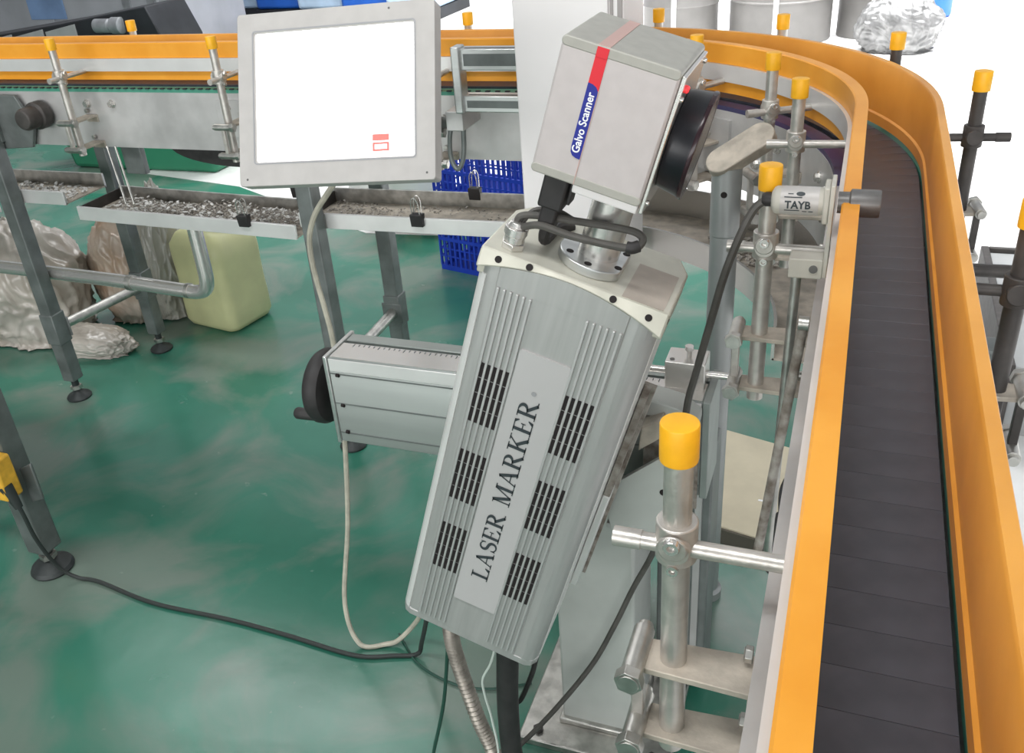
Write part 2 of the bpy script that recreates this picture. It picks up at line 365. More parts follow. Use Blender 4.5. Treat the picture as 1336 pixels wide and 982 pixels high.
inner(y=.525); inner(y=1.106); inner(ang=4.5); inner(ang=29); inner(ang=57); inner(x=-1.555); inner(x=-2.085); inner(x=-.955)
RO = .778
def outer(ang=None, x=None, y=None):
    if ang is not None: a = math.radians(ang); return guide_post(CX + RO * math.cos(a), CY + RO * math.sin(a), a + PI, .026, .05, .055, 'iron_or_backlit_steel' if ang < 40 else 'steel_post')  # posts against the bright side painted dark for the backlight
    if y is not None: return guide_post(CX + RO, y, PI, .026, .05, .055, 'iron_or_backlit_steel')  # dark from backlight, painted into the colour
    return guide_post(x, CY + RO, -PI / 2, .026, .05, .03)
outer(ang=7); outer(ang=33); outer(ang=57); outer(ang=80.5); outer(x=-.965); outer(x=-2.045); outer(y=1.02)

def leg(x, y, top, w=.024, rz=0):
    M = Matrix.Translation((x, y, 0)) @ Matrix.Rotation(rz, 4, 'Z')
    l = MB().box((-w, -w, .075), (w, w, top), M).build('leg', 'leg_paint', conv, .004)
    MB().box((-w - .004, -w - .004, .22), (w + .004, w + .004, .33), M).build('leg_sleeve', 'leg_paint', l, .003)
    MB().lathe((x, y, 0), (0, 0, 1), [(.040, 0), (.042, .006), (.038, .012), (.020, .022), (.012, .03), (.012, .078)], 24).build('leveling_foot', 'foot_black', l)
    hexbolt(MB(), (x, y, .036), (0, 0, 1), .02, .012).build('foot_nut', 'steel', l)
    return l
LEGS = [(-2.46, 2.045), (-1.345, 2.01), (-2.40, 2.42), (-1.36, 2.42)]
for i, (x, y) in enumerate(LEGS): leg(x, y, 1.00 if i < 2 else .93)
leg(-.055, -.2, .9); leg(.21, 1.30, .9); leg(.21, -.2, .9)
for k in (0, 1):
    a, b = LEGS[k], LEGS[k + 2]
    t = MB().cyl((a[0], a[1] + .02, .27), (b[0], b[1] - .02, .27), .017, n=16); t.build('cross_tube', 'steel', conv)
    for q in (a, b):
        sgn = 1 if q is a else -1
        MB().box((q[0] - .035, q[1] + sgn * .024, .235), (q[0] + .035, q[1] + sgn * .030, .305)).build('tube_bracket', 'leg_paint', conv, .004)
    MB().box((a[0] - .028, 2.03 if k else 2.06, .90), (a[0] + .028, 2.078, 1.02)).build('leg_bracket', 'leg_paint', conv, .002)
# bolts and joint plates on the beams
def rbolt(ang, z, r=.570, size=.0085):
    a = math.radians(ang); d = Vector((-math.cos(a), -math.sin(a), 0))
    p = Vector((CX, CY, z)) - d * (r + .002); hexbolt(MB().cyl(p, p + d * .003, size * 1.3, n=16), p + d * .003, d, size, .006).build('beam_bolt', 'steel_bright', conv)
for ang in (10, 17.5, 37, 44, 62):
    for z in (1.005, .955): rbolt(ang, z)
def fbolt(x, z): hexbolt(MB().cyl((x, 2.094, z), (x, 2.091, z), .012, n=16), (x, 2.091, z), (0, -1, 0), .0095, .008).build('beam_bolt', 'steel_bright', conv)
for x in (-1.60, -1.50): 
    for z in (1.01, .955): fbolt(x, z)
for x in (-2.16, -2.09, -2.00, -.99, -.90): fbolt(x, 1.015)
MB().box((-1.64, 2.087, .93), (-1.47, 2.0945, 1.03)).build('joint_plate', 'steel_plate', conv, .001)
a0 = math.radians(58)
mb = MB(); sweep(mb, rect(.564, .572, .915, 1.03), 1.58, 1.72, 6); mb.build('joint_plate', 'steel_plate', conv)
# gearmotor stub by the far left leg
g = MB(); g.lathe((-2.262, 2.085, .985), (0, -1, 0), [(.040, 0), (.040, .03), (.032, .034), (.032, .07), (.027, .08), (.012, .082)], 24)
g.build('gear_motor', 'iron_or_backlit_steel', conv, .002)
# drive belly under the far beam
b = MB(); pts = []
for k in range(17): t = PI + PI * k / 16; pts.append((-1.62 + .235 * math.cos(t), .890 + .055 * math.sin(t)))
b.prism(pts, XZ(2.12), (0, .15)); b.build('belly_guard', 'rubber', conv)
MB().box((-2.04, 2.12, .80), (-1.97, 2.14, .892)).build('hanger_plate', 'leg_paint', conv, .002)
MB().prism([(-2.56, .87), (-2.33, .885), (-2.30, .95), (-2.34, 1.04), (-2.56, 1.04)], XZ(2.072), (0, .012)).build('leg_bracket', 'leg_paint', conv, .002)
for x in (-2.02, -1.99): MB().cyl((x, 2.05, .905), (x + .03, 2.03, .74), .003, n=8).build('hanger_wire', 'steel', conv)

# ------------------------------------------------------------------ catch trays hung under the conveyor
def tray(x0, x1, z, label, yf=2.0, yr=2.19, tilt=0.0, material='steel_dusty'):
    t = thing('catch_tray', label, 'tray', (x0, yf, z), group='catch trays under the conveyor'); o = (-x0, -yf, -z)
    M = Matrix.Translation((x0, yf, z)) @ Matrix.Rotation(tilt, 4, 'Y') @ Matrix.Translation((-x0, -yf, -z))
    MB(o).box((x0, yf, z - .04), (x1, yr, z - .036), M).build('pan', 'steel_dusty', t)
    MB(o).box((x0, yf - .003, z - .042), (x1, yf + .006, z), M).build('front_lip', 'rail_silver', t, .001)
    MB(o).box((x0, yr - .004, z - .042), (x1, yr + .004, z + .004), M).build('rear_lip', 'steel', t, .001)
    MB(o).box((x0 - .002, yf, z - .042), (x0 + .003, yr, z - .004), M).build('end_lip', 'iron_or_backlit_steel', t)
    return t
tray(-3.3, -2.27, .747, 'catch tray at the far left with pale dried spill on it', 2.075, 2.25)
tray(-2.20, -1.43, .715, 'catch tray full of grey debris below the steel beam, ends under the monitor', 2.045, 2.235, tilt=.02)
tray(-1.41, -.63, .739, 'catch tray section with black clip right of the monitor', 2.045, 2.245, -.012)
t = thing('catch_tray', 'curved catch tray with bright rim under the conveyor bend', 'tray', (CX + .6, CY, .75), group='catch trays under the conveyor'); o = (-(CX + .6), -CY, -.75)
sweep(MB(o), rect(.50, .74, .716, .720), 1.0, 2.0, 30).build('pan', 'steel_dusty', t)
sweep(MB(o), rect(.497, .503, .716, .775), 1.0, 2.0, 30).build('front_lip', 'steel_bright', t)
sweep(MB(o), rect(.737, .743, .716, .79), 1.0, 2.0, 30).build('rear_lip', 'steel_bright', t)
# debris in the trays: uncountable chips
def debris(name, label, x0, x1, y0, y1, z, nn, material, smax, pile=0.012):
    d = MB()
    for i in range(nn):
        x = random.uniform(x0, x1); y = random.uniform(y0, y1); s = random.uniform(.25, 1) * smax
        h = pile * (0.5 + 0.5 * math.sin(x * 17) * math.cos(y * 31)) 
        M = Matrix.Translation((x, y, z + random.uniform(0, 1) * h + s * .2)) @ Euler((random.uniform(-.6, .6), random.uniform(-.6, .6), random.uniform(0, 6.3))).to_matrix().to_4x4()
        d.box((-s, -s * .6, -s * .22), (s, s * .6, s * .22), M)
    return tag(d.build(name, material), label, 'debris', None, 'stuff')
debris('tray_debris', 'grey crumbs and chips lying in the long catch tray', -2.18, -1.45, 2.06, 2.22, .675, 4200, 'debris', .0045, .02)
debris('tray_debris', 'white foam flakes lying in the long catch tray', -2.18, -1.47, 2.06, 2.22, .68, 420, 'debris_white', .007, .022)
debris('tray_debris', 'grey crumbs in the tray section right of the monitor', -1.39, -.66, 2.06, 2.23, .703, 1500, 'debris', .004)
debris('tray_debris', 'dark grey dirt along the curved tray', -.30, -.12, 1.93, 2.10, .722, 350, 'debris', .007)
debris('tray_debris', 'pale dried flakes on the far left tray', -2.80, -2.29, 2.09, 2.23, .709, 500, 'debris_white', .008)
# binder clips on the tray lips
def clip(x, y, z, label):
    t = thing('binder_clip', label, 'clip', (x, y, z), group='binder clips on the trays')
    MB().prism([(-.007, -.034), (.007, -.034), (.012, 0), (-.012, 0)], lambda u, v, w: Vector((w, u, v)), (-.017, .017)).build('clip_body', 'rubber', t, .0015)
    for s in (-1, 1):
        MB().tube([(-.011, .006 * s, -.002), (-.009, .01 * s, .035), (0, .011 * s, .046), (.009, .01 * s, .035), (.011, .006 * s, -.002)], .0014, 6, 4).build('wire_handle', 'steel_bright', t)
clip(-1.59, 2.038, .724, 'black binder clip on tray lip under the monitor corner')
clip(-1.045, 2.038, .757, 'black binder clip on front lip of tray right of the monitor')
clip(-.965, 2.247, .762, 'black binder clip on rear lip of tray beside blue crate')
clip(-1.53, 2.235, .745, 'black binder clip on rear tray lip just below the monitor edge')

# ------------------------------------------------------------------ laser marker (tilted housing, galvo head on top)
TH = math.radians(17.2); V0 = .325
base = Vector((-.3756, .9, .8208)) + Vector((math.sin(TH), 0, math.cos(TH))) * -V0
laser = thing('laser_marker', 'tilted silver laser marker with cooling ribs, vents and a galvo head on top', 'laser marker', base, (0, TH, 0))
OFF = (0, 0, V0)
def L(): return MB(OFF)
fr = lambda u, v, w: Vector((u, v, w))          # outline in (u, depth), extruded along the axis
prof = [(-.1105, .150), (-.1105, .022), (-.1085, .013), (-.103, .006), (-.094, .002), (-.084, .002), (-.0825, .0), (-.0365, .0), (.0305, .0), (.0745, .0), (.076, .002), (.086, .002), (.0885, .0005), (.098, .0015), (.105, .007), (.109, .016), (.1105, .024), (.1105, .150)]
L().prism(prof, fr, (-.298, .2935)).build('housing', 'laser_face', laser)
L().prism([(-.1118, .028), (-.1118, .0225), (-.1097, .0125), (-.104, .0048), (-.0985, .0022), (-.098, .004), (-.103, .0075), (-.108, .015), (-.1095, .024)], fr, (-.297, .293)).build('edge_highlight', 'laser_side_lit', laser)  # highlight along the left edge, built as a bright strip
L().box((-.1112, .026, -.296), (-.1092, .146, .300)).build('side_panel', 'laser_side_lit', laser, .001)
L().box((.1092, .020, -.296), (.1112, .146, .300)).build('side_panel', 'laser_side_lit', laser, .001)
for k in range(6):
    u = -.0796 + k * .0081; L().box((u - .0016, -.0032, -.292), (u + .0016, .001, .285)).build('cooling_rib', 'laser_rib', laser, .0008)
for k in range(6):
    u = .0312 + k * .0081; L().box((u - .0016, -.0032, -.292), (u + .0016, .001, .285)).build('cooling_rib', 'laser_rib', laser, .0008)
for v0, v1 in ((.085, .178), (-.0505, .038), (-.186, -.0975)):
    for ub in (-.0796, .0312):
        g = L(); seg = (v1 - v0) / 4
        for k in range(5):
            for j in range(4): g.box((ub + k * .0081 + .0019, -.0012, v0 + j * seg + .0012), (ub + k * .0081 + .0062, .002, v0 + (j + 1) * seg - .0008))
        g.build('vent_slots', 'black_slot', laser)
plate = L().prism(rrect(-.0355, -.23, .0298, .217, .003), lambda u, v, w: Vector((u, w, v)), (-.0022, .0005)).build('name_plate', 'laser_plate', laser)
# serif lettering on the plate
def stroke(pts, w0, w1=None):
    w1 = w0 if w1 is None else w1; n = len(pts); Lp = []; Rp = []
    for i in range(n):
        a = Vector(pts[max(i - 1, 0)]); b = Vector(pts[min(i + 1, n - 1)]); t = (b - a).normalized(); nn = Vector((-t.y, t.x))
        ww = w0 + (w1 - w0) * i / (n - 1) if not isinstance(w0, (list, tuple)) else w0[i]
        Lp.append(Vector(pts[i]) + nn * ww / 2); Rp.append(Vector(pts[i]) - nn * ww / 2)
    return [(Lp[i], Lp[i + 1], Rp[i + 1], Rp[i]) for i in range(n - 1)]
def R_(x0, y0, x1, y1): return [(Vector((x0, y0)), Vector((x1, y0)), Vector((x1, y1)), Vector((x0, y1)))]
def P_(*p): return [tuple(Vector(q) for q in p)]
def arc(cx, cy, rx, ry, a0, a1, n=14): return [(cx + rx * math.cos(math.radians(a0 + (a1 - a0) * i / n)), cy + ry * math.sin(math.radians(a0 + (a1 - a0) * i / n))) for i in range(n + 1)]
sT = .055
def serif(x, y, w=.34): return R_(x - w / 2, y, x + w / 2, y + sT)
def g_L(): return R_(.14, 0, .30, 1) + serif(.22, 0, .44) + serif(.22, 1 - sT, .44) + R_(.2, 0, .78, sT) + P_((.78, 0), (.82, .30), (.77, .30), (.60, sT)), .88
def g_A(): return stroke([(.14, 0), (.47, 1)], .06) + stroke([(.44, 1), (.80, 0)], .17) + R_(.26, .32, .68, .38) + serif(.14, 0, .30) + serif(.80, 0, .36), .98
def g_S():
    pts = arc(.36, .74, .22, .22, 20, 180, 12) + arc(.36, .74, .22, .22, 180, 245, 5)[1:] + arc(.38, .26, .24, .24, 65, 0, 6) + arc(.38, .26, .24, .235, 0, -165, 12)[1:]
    n = len(pts); ws = [.06 + .11 * math.sin(PI * i / (n - 1)) ** 2 for i in range(n)]
    return stroke(pts, ws) + P_((.56, .70), (.62, .70), (.60, .98), (.56, .96)) + P_((.12, .30), (.17, .30), (.17, .05), (.12, .02)), .72
def g_E(): return R_(.14, 0, .30, 1) + R_(.02, 0, .74, sT) + R_(.02, 1 - sT, .70, 1) + R_(.28, .48, .54, .53) + R_(.52, .38, .57, .63) + P_((.74, 0), (.80, .28), (.75, .28), (.58, sT)) + P_((.70, 1), (.74, .76), (.69, .76), (.54, 1 - sT)), .86
def g_R():
    b = arc(.36, .74, .30, .235, 90, -90, 14); ws = [.055 + .11 * math.sin(PI * i / 14) for i in range(15)]
    return R_(.14, 0, .30, 1) + serif(.22, 0, .42) + R_(.02, 1 - sT, .38, 1) + stroke(b, ws) + R_(.28, .48, .40, .53) + stroke([(.40, .52), (.82, 0)], .16) + R_(.72, 0, .98, sT), 1.0
def g_M(): return R_(.14, 0, .20, 1) + R_(.86, 0, 1.02, 1) + stroke([(.18, 1), (.52, .04)], .17) + stroke([(.52, .04), (.90, 1)], .06) + serif(.17, 0, .30) + serif(.94, 0, .40) + R_(.02, 1 - sT, .26, 1) + R_(.86, 1 - sT, 1.14, 1), 1.16
def g_K(): return R_(.14, 0, .30, 1) + serif(.22, 0, .42) + serif(.22, 1 - sT, .42) + stroke([(.28, .42), (.74, .98)], .065) + stroke([(.40, .56), (.80, 0)], .17) + serif(.82, 0, .36) + serif(.74, 1 - sT, .34), 1.0
GL = dict(L=g_L, A=g_A, S=g_S, E=g_E, R=g_R, M=g_M, K=g_K)
def lettering(text, cap, vstart, vend, ubase):
    widths = [.5 if c == ' ' else GL[c]()[1] for c in text]; scale = (vend - vstart) / sum(widths); v = vstart; out = []
    for c, wd in zip(text, widths):
        if c != ' ':
            g = L()
            for poly in GL[c]()[0]:
                vs = [Vector((ubase - q.y * cap, -.0029, v + (q.x + .0) * scale)) for q in poly]
                g.add(vs, [tuple(range(len(vs)))])
            out.append(g)
        v += wd * scale
    return out
for g in lettering('LASER MARKER', .0245, -.1735, .1535, .0058): g.build('letter', 'ink', plate)
mk = L(); mk.add([Vector((-.0045 + .0033 * math.cos(2 * PI * k / 20), -.0029, .163 + .0033 * math.sin(2 * PI * k / 20))) for k in range(20)], [tuple(range(20))]); mk.build('registered_mark', 'monitor_edge', plate)
# end caps
cap = L(); nA = 20; us = [-.1125 + .228 * i / nA for i in range(nA + 1)]
def arcv(u): t = (u - .0015) / .114; return .3215 - .0215 * t * t - .006 * max(0, t) 
vs = []; fs = []
for u in us: vs += [(u, -.0015, arcv(u)), (u, .004, .325), (u, .004, arcv(u) - .0)]
k = 3
for i in range(nA): fs += [(i * k, (i + 1) * k, (i + 1) * k + 1, i * k + 1), (i * k, i * k + 2, (i + 1) * k + 2, (i + 1) * k)]
fs += [(0, 1, 2), (nA * k, nA * k + 2, nA * k + 1)]
cap.add(vs, fs)
fp = L(); fv = []
fr_pts = prof[1:-1]
def profy(u):
    for (a, ya), (b_, yb) in zip(fr_pts, fr_pts[1:]):
        if a <= u <= b_ and b_ > a: return ya + (yb - ya) * (u - a) / (b_ - a)
    return .022
ups = sorted(set([q[0] for q in fr_pts] + [-.1105 + .221 * i / nA for i in range(nA + 1)]))
for u in ups:
    uu = u; bulge = profy(u)
    fv += [(uu, bulge - .0005, .2862), (uu, bulge - .0005, arcv(u)), (uu, .024, arcv(u))]
fp.add(fv, [(i * 3 + a, (i + 1) * 3 + a, (i + 1) * 3 + a + 1, i * 3 + a + 1) for i in range(len(ups) - 1) for a in (0, 1)]); fp.build('front_panel', 'laser_face', laser)
oc = [(-.1125, .006), (.1155, .006), (.1155, .118), (.099, .152), (-.098, .152), (-.1125, .125)]
cap.prism(oc, fr, (.290, .325))
capo = cap.build('end_cap', 'laser_cap', laser, .0025)
L().prism([(-.1105, .016), (-.104, .005), (-.095, .001), (.095, .001), (.104, .005), (.1105, .016), (.1105, .148), (-.1105, .148)], fr, (-.310, -.297)).build('end_cap', 'laser_face', laser, .0015)
for u, y in ((-.088, .002), (-.0505, .003), (.0506, .003), (.0945, .002)):
    av = arcv(u); nv = Vector((0, -(.325 - av), .0055)).normalized(); c_ = Vector((u, .00125, (av + .325) / 2 + .001))
    L().cyl(c_ - nv * .002, c_ + nv * .0004, .0042, n=18).build('screw_hole', 'black_slot', capo)
    c2 = c_ + Vector((0, 0, -.001)); L().cyl(c2 - nv * .001, c2 + nv * .0006, .0019, n=12).build('screw_head', 'leg_paint', capo)
L().cyl((.1148, .012, .313), (.1160, .012, .313), .0035, n=14).build('screw_hole', 'black_slot', capo)
L().box((.058, .008, .3249), (.107, .100, .3256)).build('film_patch', 'film', capo)
# flange and tube that carry the galvo head
fpts = [(.011 + .046 * math.cos(2 * PI * k / 48), .066 + .046 * math.sin(2 * PI * k / 48)) for k in range(48)]
fpts = [(min(u, .045), max(v, .022) if False else v) for u, v in fpts]
flg = L().prism(fpts, fr, (.325, .337)).build('flange', 'aluminium', laser, .0015)
for a in (35, 145, 215, 325, 265):
    x = .011 + .036 * math.cos(math.radians(a)); y = .066 + .036 * math.sin(math.radians(a))
    L().cyl((x, y, .3368), (x, y, .3374), .0045, n=14).build('bolt_hole', 'black_slot', flg)
L().cyl((.011, .066, .337), (.011, .066, .435), .0245, n=40).build('beam_tube', 'steel_bright', laser)
gl = L(); gl.cyl((-.082, .028, .325), (-.082, .028, .333), .0145, n=6); gl.cyl((-.082, .028, .333), (-.082, .028, .342), .012, n=24); gl.cyl((-.082, .028, .342), (-.082, .028, .352), .0138, n=12); gl.cyl((-.082, .028, .352), (-.082, .028, .358), .011, .008, n=20)
gl.build('cable_gland', 'steel_bright', laser, .0008)
L().tube([(-.083, .028, .350), (-.0814, .030, .364), (-.0603, .034, .371), (-.0254, .034, .3782), (.0227, .030, .3895), (.0485, .030, .3925), (.0590, .025, .389), (.054, .015, .3815), (.0309, .014, .376), (-.0171, .014, .3700), (-.0546, .02, .3664), (-.0766, .025, .354)], .0044, 10, 8).build('head_cable', 'cable_grey', laser)
L().tube([(-.080, .030, .352), (-.070, .04, .372), (-.045, .05, .376), (-.02, .046, .3745), (.02, .034, .386)], .003, 8, 8).build('head_cable', 'cable_grey', laser)
L().tube([(.046, .0142, .3795), (.052, .0145, .381), (.0575, .018, .384)], .0068, 12, 6).build('cable_sleeve', 'rubber', laser)
# galvo head
gb = L().prism(rrect(-.0765, .433, .0465, .577, .010, 6), lambda u, v, w: Vector((u, w, v)), (.0, .133)).build('galvo_head', 'galvo_grey', laser, .003)
L().prism(rrect(-.0768, .5665, .0468, .5773, .0053, 6), lambda u, v, w: Vector((u, w, v)), (-.0004, .1334)).build('galvo_top_cover', 'galvo_rim', gb, .002)
L().prism(rrect(-.0768, .4327, .0468, .4435, .0053, 6), lambda u, v, w: Vector((u, w, v)), (-.0004, .1334)).build('galvo_bottom_cover', 'galvo_rim', gb, .002)
L().box((.0468, .004, .425), (.0512, .129, .572)).build('lens_flange', 'steel_bright', gb, .001)
L().box((-.030, .012, .419), (.044, .11, .4335)).build('mount_block', 'cabinet_white', gb, .002)
yv = lambda u, v, w: Vector((u, w, v))
L().prism([(-.0398, .5345), (-.0275, .534), (-.0275, .5668), (-.0398, .5668)], yv, (-.0007, .001)).build('red_stripe', 'red_strip', gb)
L().box((-.0398, -.0012, .566), (-.0275, .0008, .576)).build('red_stripe', 'red_strip', gb, .0002)
L().box((-.0398, .001, .5765), (-.0275, .131, .5778)).build('pink_stripe', 'pink_strip', gb)
blue = L().prism([(-.0398, .473), (-.039, .467), (-.0365, .4635), (-.0325, .462), (-.0275, .4615), (-.0275, .530), (-.0282, .5345), (-.0305, .5375), (-.035, .5395), (-.0398, .540)], yv, (-.0009, .001)).build('blue_stripe', 'blue_strip', gb)
L().box((-.0276, -.0008, .4335), (-.0268, .001, .535)).build('stripe_edge', 'pink_strip', gb)
def text_mesh(txt, size, off=0.0, sx=1.0):
    cu = bpy.data.curves.new('txt', 'FONT'); cu.body = txt; cu.size = size; cu.offset = off; cu.resolution_u = 3; cu.extrude = 0.0002
    to = bpy.data.objects.new('txt', cu); COL.objects.link(to)
    me = bpy.data.meshes.new_from_object(to.evaluated_get(bpy.context.evaluated_depsgraph_get()))
    bpy.data.objects.remove(to, do_unlink=True); bpy.data.curves.remove(cu)
    for v in me.vertices: v.co.x *= sx
    return me
def text_part(txt, size, fn, material, parent, off=0.0, sx=1.0, fit=None, name='lettering'):
    me = text_mesh(txt, size, off, sx)
    xs = [v.co.x for v in me.vertices]; x0, x1 = min(xs), max(xs)
    for v in me.vertices:
        x = v.co.x if fit is None else (v.co.x - x0) / (x1 - x0) * fit
        v.co = fn(x, v.co.y, v.co.z)
    me.materials.clear(); me.materials.append(MATS[material]); o = bpy.data.objects.new(name, me); COL.objects.link(o); o.parent = parent; return o
text_part('Galvo Scanner', .0118, lambda x, y, z: Vector((-.0303 - y, -.0011 - z, .4675 + x + V0)), 'print_white', blue, .00022, fit=.064)
# lens, red glint dot, connector
ls = L(); ls.lathe((.0512, .066, .4925), (1, 0, 0), [(.050, 0), (.052, .001), (.0535, .006), (.0565, .024), (.0575, .026), (.0575, .029), (.050, .030), (.047, .024)], 48)
lo = ls.build('lens', 'lens_black', gb)
L().lathe((.0765, .066, .4925), (1, 0, 0), [(.0578, 0), (.0582, .001), (.0582, .0035), (.0578, .0045)], 48).build('lens_ring', 'lens_rim', lo)
L().lathe((.0512, .02, .557), (1, 0, 0), [(.004, 0), (.004, .003), (.0025, .0045)], 16).build('glint_dot', 'red_glint', gb)  # small glowing dot stands in for a reflected red glint
for y, v in ((.012, .548), (.012, .436), (.12, .564)): L().lathe((.0512, y, v), (1, 0, 0), [(.003, 0), (.003, .002), (.002, .003)], 12).build('screw_head', 'steel_bright', gb)
cn = L().box((-.0645, .018, .388), (-.036, .05, .434)); cn.box((-.060, .022, .360), (-.0405, .046, .390)); cn.build('cable_connector', 'rubber', gb, .003)
L().box((-.034, .024, .398), (-.030, .044, .432)).build('connector_latch', 'rubber', gb, .001)
L().tube([(-.05, .034, .364), (-.051, .036, .35), (-.052, .05, .337), (-.052, .07, .333), (-.05, .10, .333), (-.04, .13, .325)], .0068, 10, 6).build('head_lead', 'rubber', gb)

# ------------------------------------------------------------------ stand: column, linear slide, handwheel, tilting bracket
st = thing('marking_stand', 'grey column stand with horizontal aluminium slide and black handwheel', 'stand', (-.35, 1.2, 0)); so = (.35, -1.2, 0)
def T(): return MB(so)
T().box((-.50, 1.135, 0), (-.20, 1.46, .018)).build('base_plate', 'steel', st, .003)
T().box((-.43, 1.19, .018), (-.272, 1.36, .032)).build('base_collar', 'steel', st, .003)
for x, y in ((-.465, 1.16), (-.235, 1.16), (-.465, 1.43), (-.235, 1.43)): hexbolt(T(), (x, y, .018), (0, 0, 1), .011, .007).build('base_bolt', 'iron_or_backlit_steel', st)
T().box((-.425, 1.2, .018), (-.278, 1.345, .645)).build('column', 'column_paint', st, .006)
T().box((-.27, 1.36, .03), (-.172, 1.46, .60)).build('rear_upright', 'leg_paint', st, .004)
T().box((-.2005, 1.352, .05), (-.188, 1.3605, .58)).build('rear_trim', 'steel_plate', st)
sp = T()
sp.prism([(1.2, .632), (1.2, .800), (1.204, .806), (1.262, .806), (1.262, .797), (1.270, .797), (1.270, .806), (1.296, .806), (1.30, .800), (1.30, .632)], lambda u, v, w: Vector((w, u, v)), (-.826, -.172))
slide = sp.build('slide_body', 'slide_face', st, .0015)
T().box((-.824, 1.1985, .781), (-.174, 1.2008, .8055)).build('slide_edge_highlight', 'rail_silver', slide, .001)  # silver strip imitates the white highlight along this edge
T().box((-.824, 1.206, .8062), (-.174, 1.258, .8068)).build('slide_top_cover', 'steel_bright', slide)
for z in (.776, .7145, .652): T().box((-.824, 1.1988, z - .0012), (-.174, 1.2006, z + .0012)).build('slide_groove', 'leg_paint', slide)
sc = T()
for k in range(60):
    x = -.80 + k * .010; sc.box((x, 1.2535 - (.006 if k % 5 == 0 else .003), .8068), (x + .0012, 1.2565, .8072))
sc.build('scale_marks', 'ink', slide)
T().box((-.834, 1.197, .629), (-.826, 1.303, .809)).build('slide_end_plate', 'aluminium', st, .0015)
T().box((-.172, 1.197, .629), (-.160, 1.303, .809)).build('slide_end_plate', 'slide_face', st, .0015)
for y, z in ((1.205, .774), (1.205, .712), (1.205, .655)): T().cyl((-.812, 1.1988, z), (-.806, 1.1980, z), .0035, n=12).build('screw_hole', 'black_slot', st)
hwl = T().lathe((-.834, 1.25, .716), (-1, 0, 0), [(.02, 0), (.02, .018), (.055, .018), (.066, .021), (.071, .030), (.071, .042), (.066, .050), (.056, .052), (.02, .046), (.018, .052)], 40).build('handwheel', 'rubber', st)
T().lathe((-.884, 1.222, .664), (-1, 0, 0), [(.006, 0), (.006, .006), (.0105, .008), (.0115, .03), (.0115, .044), (.009, .048)], 18).build('crank_handle', 'rubber', hwl)
# stop block and rod on top of the slide
bk = T().box((-.238, 1.235, .806), (-.176, 1.285, .852)).build('stop_block', 'steel_bright', st, .0015)
T().cyl((-.205, 1.262, .852), (-.205, 1.262, .862), .004, n=12).cyl((-.205, 1.262, .862), (-.205, 1.262, .869), .0068, n=14).build('block_screw', 'steel_bright', bk)
for x, y in ((-.228, 1.245), (-.186, 1.243), (-.186, 1.277)): T().cyl((x, y, .8515), (x, y, .8528), .0038, n=12).build('block_screw', 'sensor_dark', bk)
T().cyl((-.33, 1.25, .829), (-.05, 1.25, .829), .0058, n=14).build('stop_rod', 'steel_bright', st)
# bracket between slide and laser: dirty tilted plate, angle bars and gusset
BM = Matrix.Translation(base) @ Matrix.Rotation(TH, 4, 'Y') @ Matrix.Translation((0, 0, V0))
T().box((-.098, .1535, -.235), (.128, .162, .135), BM).build('tilt_plate', 'steel_rusty', st, .001)
T().box((.112, .120, -.235), (.123, .1535, -.045), BM).build('clamp_bar', 'rail_silver', st, .002)
T().box((.112, .120, -.045), (.122, .1535, .135), BM).build('clamp_bar', 'steel_rusty', st, .001)
T().box((-.05, .162, -.10), (.06, .300, .03), BM).build('bracket_block', 'steel_rusty', st, .002)
T().prism([(-.296, .722), (-.278, .706), (-.207, .766), (-.200, .62), (-.294, .60), (-.305, .66)], XZ(1.112), (0, .010)).build('angle_plate', 'column_paint', st, .001)
T().prism([(-.254, .757), (-.214, .79), (-.220, .815), (-.250, .800)], XZ(1.122), (0, .03)).build('angle_bar', 'steel_dusty', st, .002)
T().cyl((-.213, 1.1125, .695), (-.213, 1.1112, .695), .0055, n=16).build('screw_hole', 'black_slot', st)
T().prism([(-.300, .812), (-.262, .836), (-.20, .822), (-.172, .800), (-.172, .786), (-.20, .800), (-.262, .806), (-.300, .786)], XZ(1.150), (0, .048)).build('arm_clamp', 'column_paint', st, .002)
T().box((-.262, 1.192, .61), (-.175, 1.1985, .80)).build('slider_plate', 'steel_rusty', st, .001)
T().box((-.305, 1.122, .60), (-.195, 1.192, .610)).build('bracket_floor', 'steel_plate', st, .001)

# ------------------------------------------------------------------ touchscreen monitor
mr = Vector((.99001, .13663, .03483)).normalized(); md = Vector((.08494, -.43306, -.89735)).normalized(); mn = md.cross(mr).normalized(); md = mr.cross(mn).normalized()
tl = Vector((-1.02845, 1.4201, 1.34253)); MW, MH = .36, .2949
ml = tl + mr * MW / 2 + md * MH
MM = Matrix((mr, -mn, -md)).transposed().to_4x4(); MM.translation = ml
mon = thing('touchscreen_monitor', 'grey industrial touchscreen monitor showing a blank white screen', 'monitor'); mon.matrix_world = MM
sx0, sx1, sz0, sz1 = -MW / 2 + .031, MW / 2 - .036, .040, MH - .0325
bz = MB()
def ringprism(mb, o0, i0, y0, i1, y1):
    """bezel: outer rounded rectangle at y0, inner opening sloping to depth y1"""
    n = len(o0); vs = [(u, y0, v) for u, v in o0] + [(u, y0, v) for u, v in i0] + [(u, y1, v) for u, v in i1] + [(u, y1 + .03, v) for u, v in o0]
    fs = []
    for a, b_ in ((0, 1), (1, 2), (3, 0)):
        fs += [(a * n + i, a * n + (i + 1) % n, b_ * n + (i + 1) % n, b_ * n + i) for i in range(n)]
    fs += [tuple(range(3 * n, 4 * n))]
    return mb.add(vs, fs)
ringprism(bz, rrect(-MW / 2, 0, MW / 2, MH, .006), rrect(sx0, sz0, sx1, sz1, .004), 0, rrect(sx0 + .002, sz0 + .002, sx1 - .002, sz1 - .002, .003), .004)
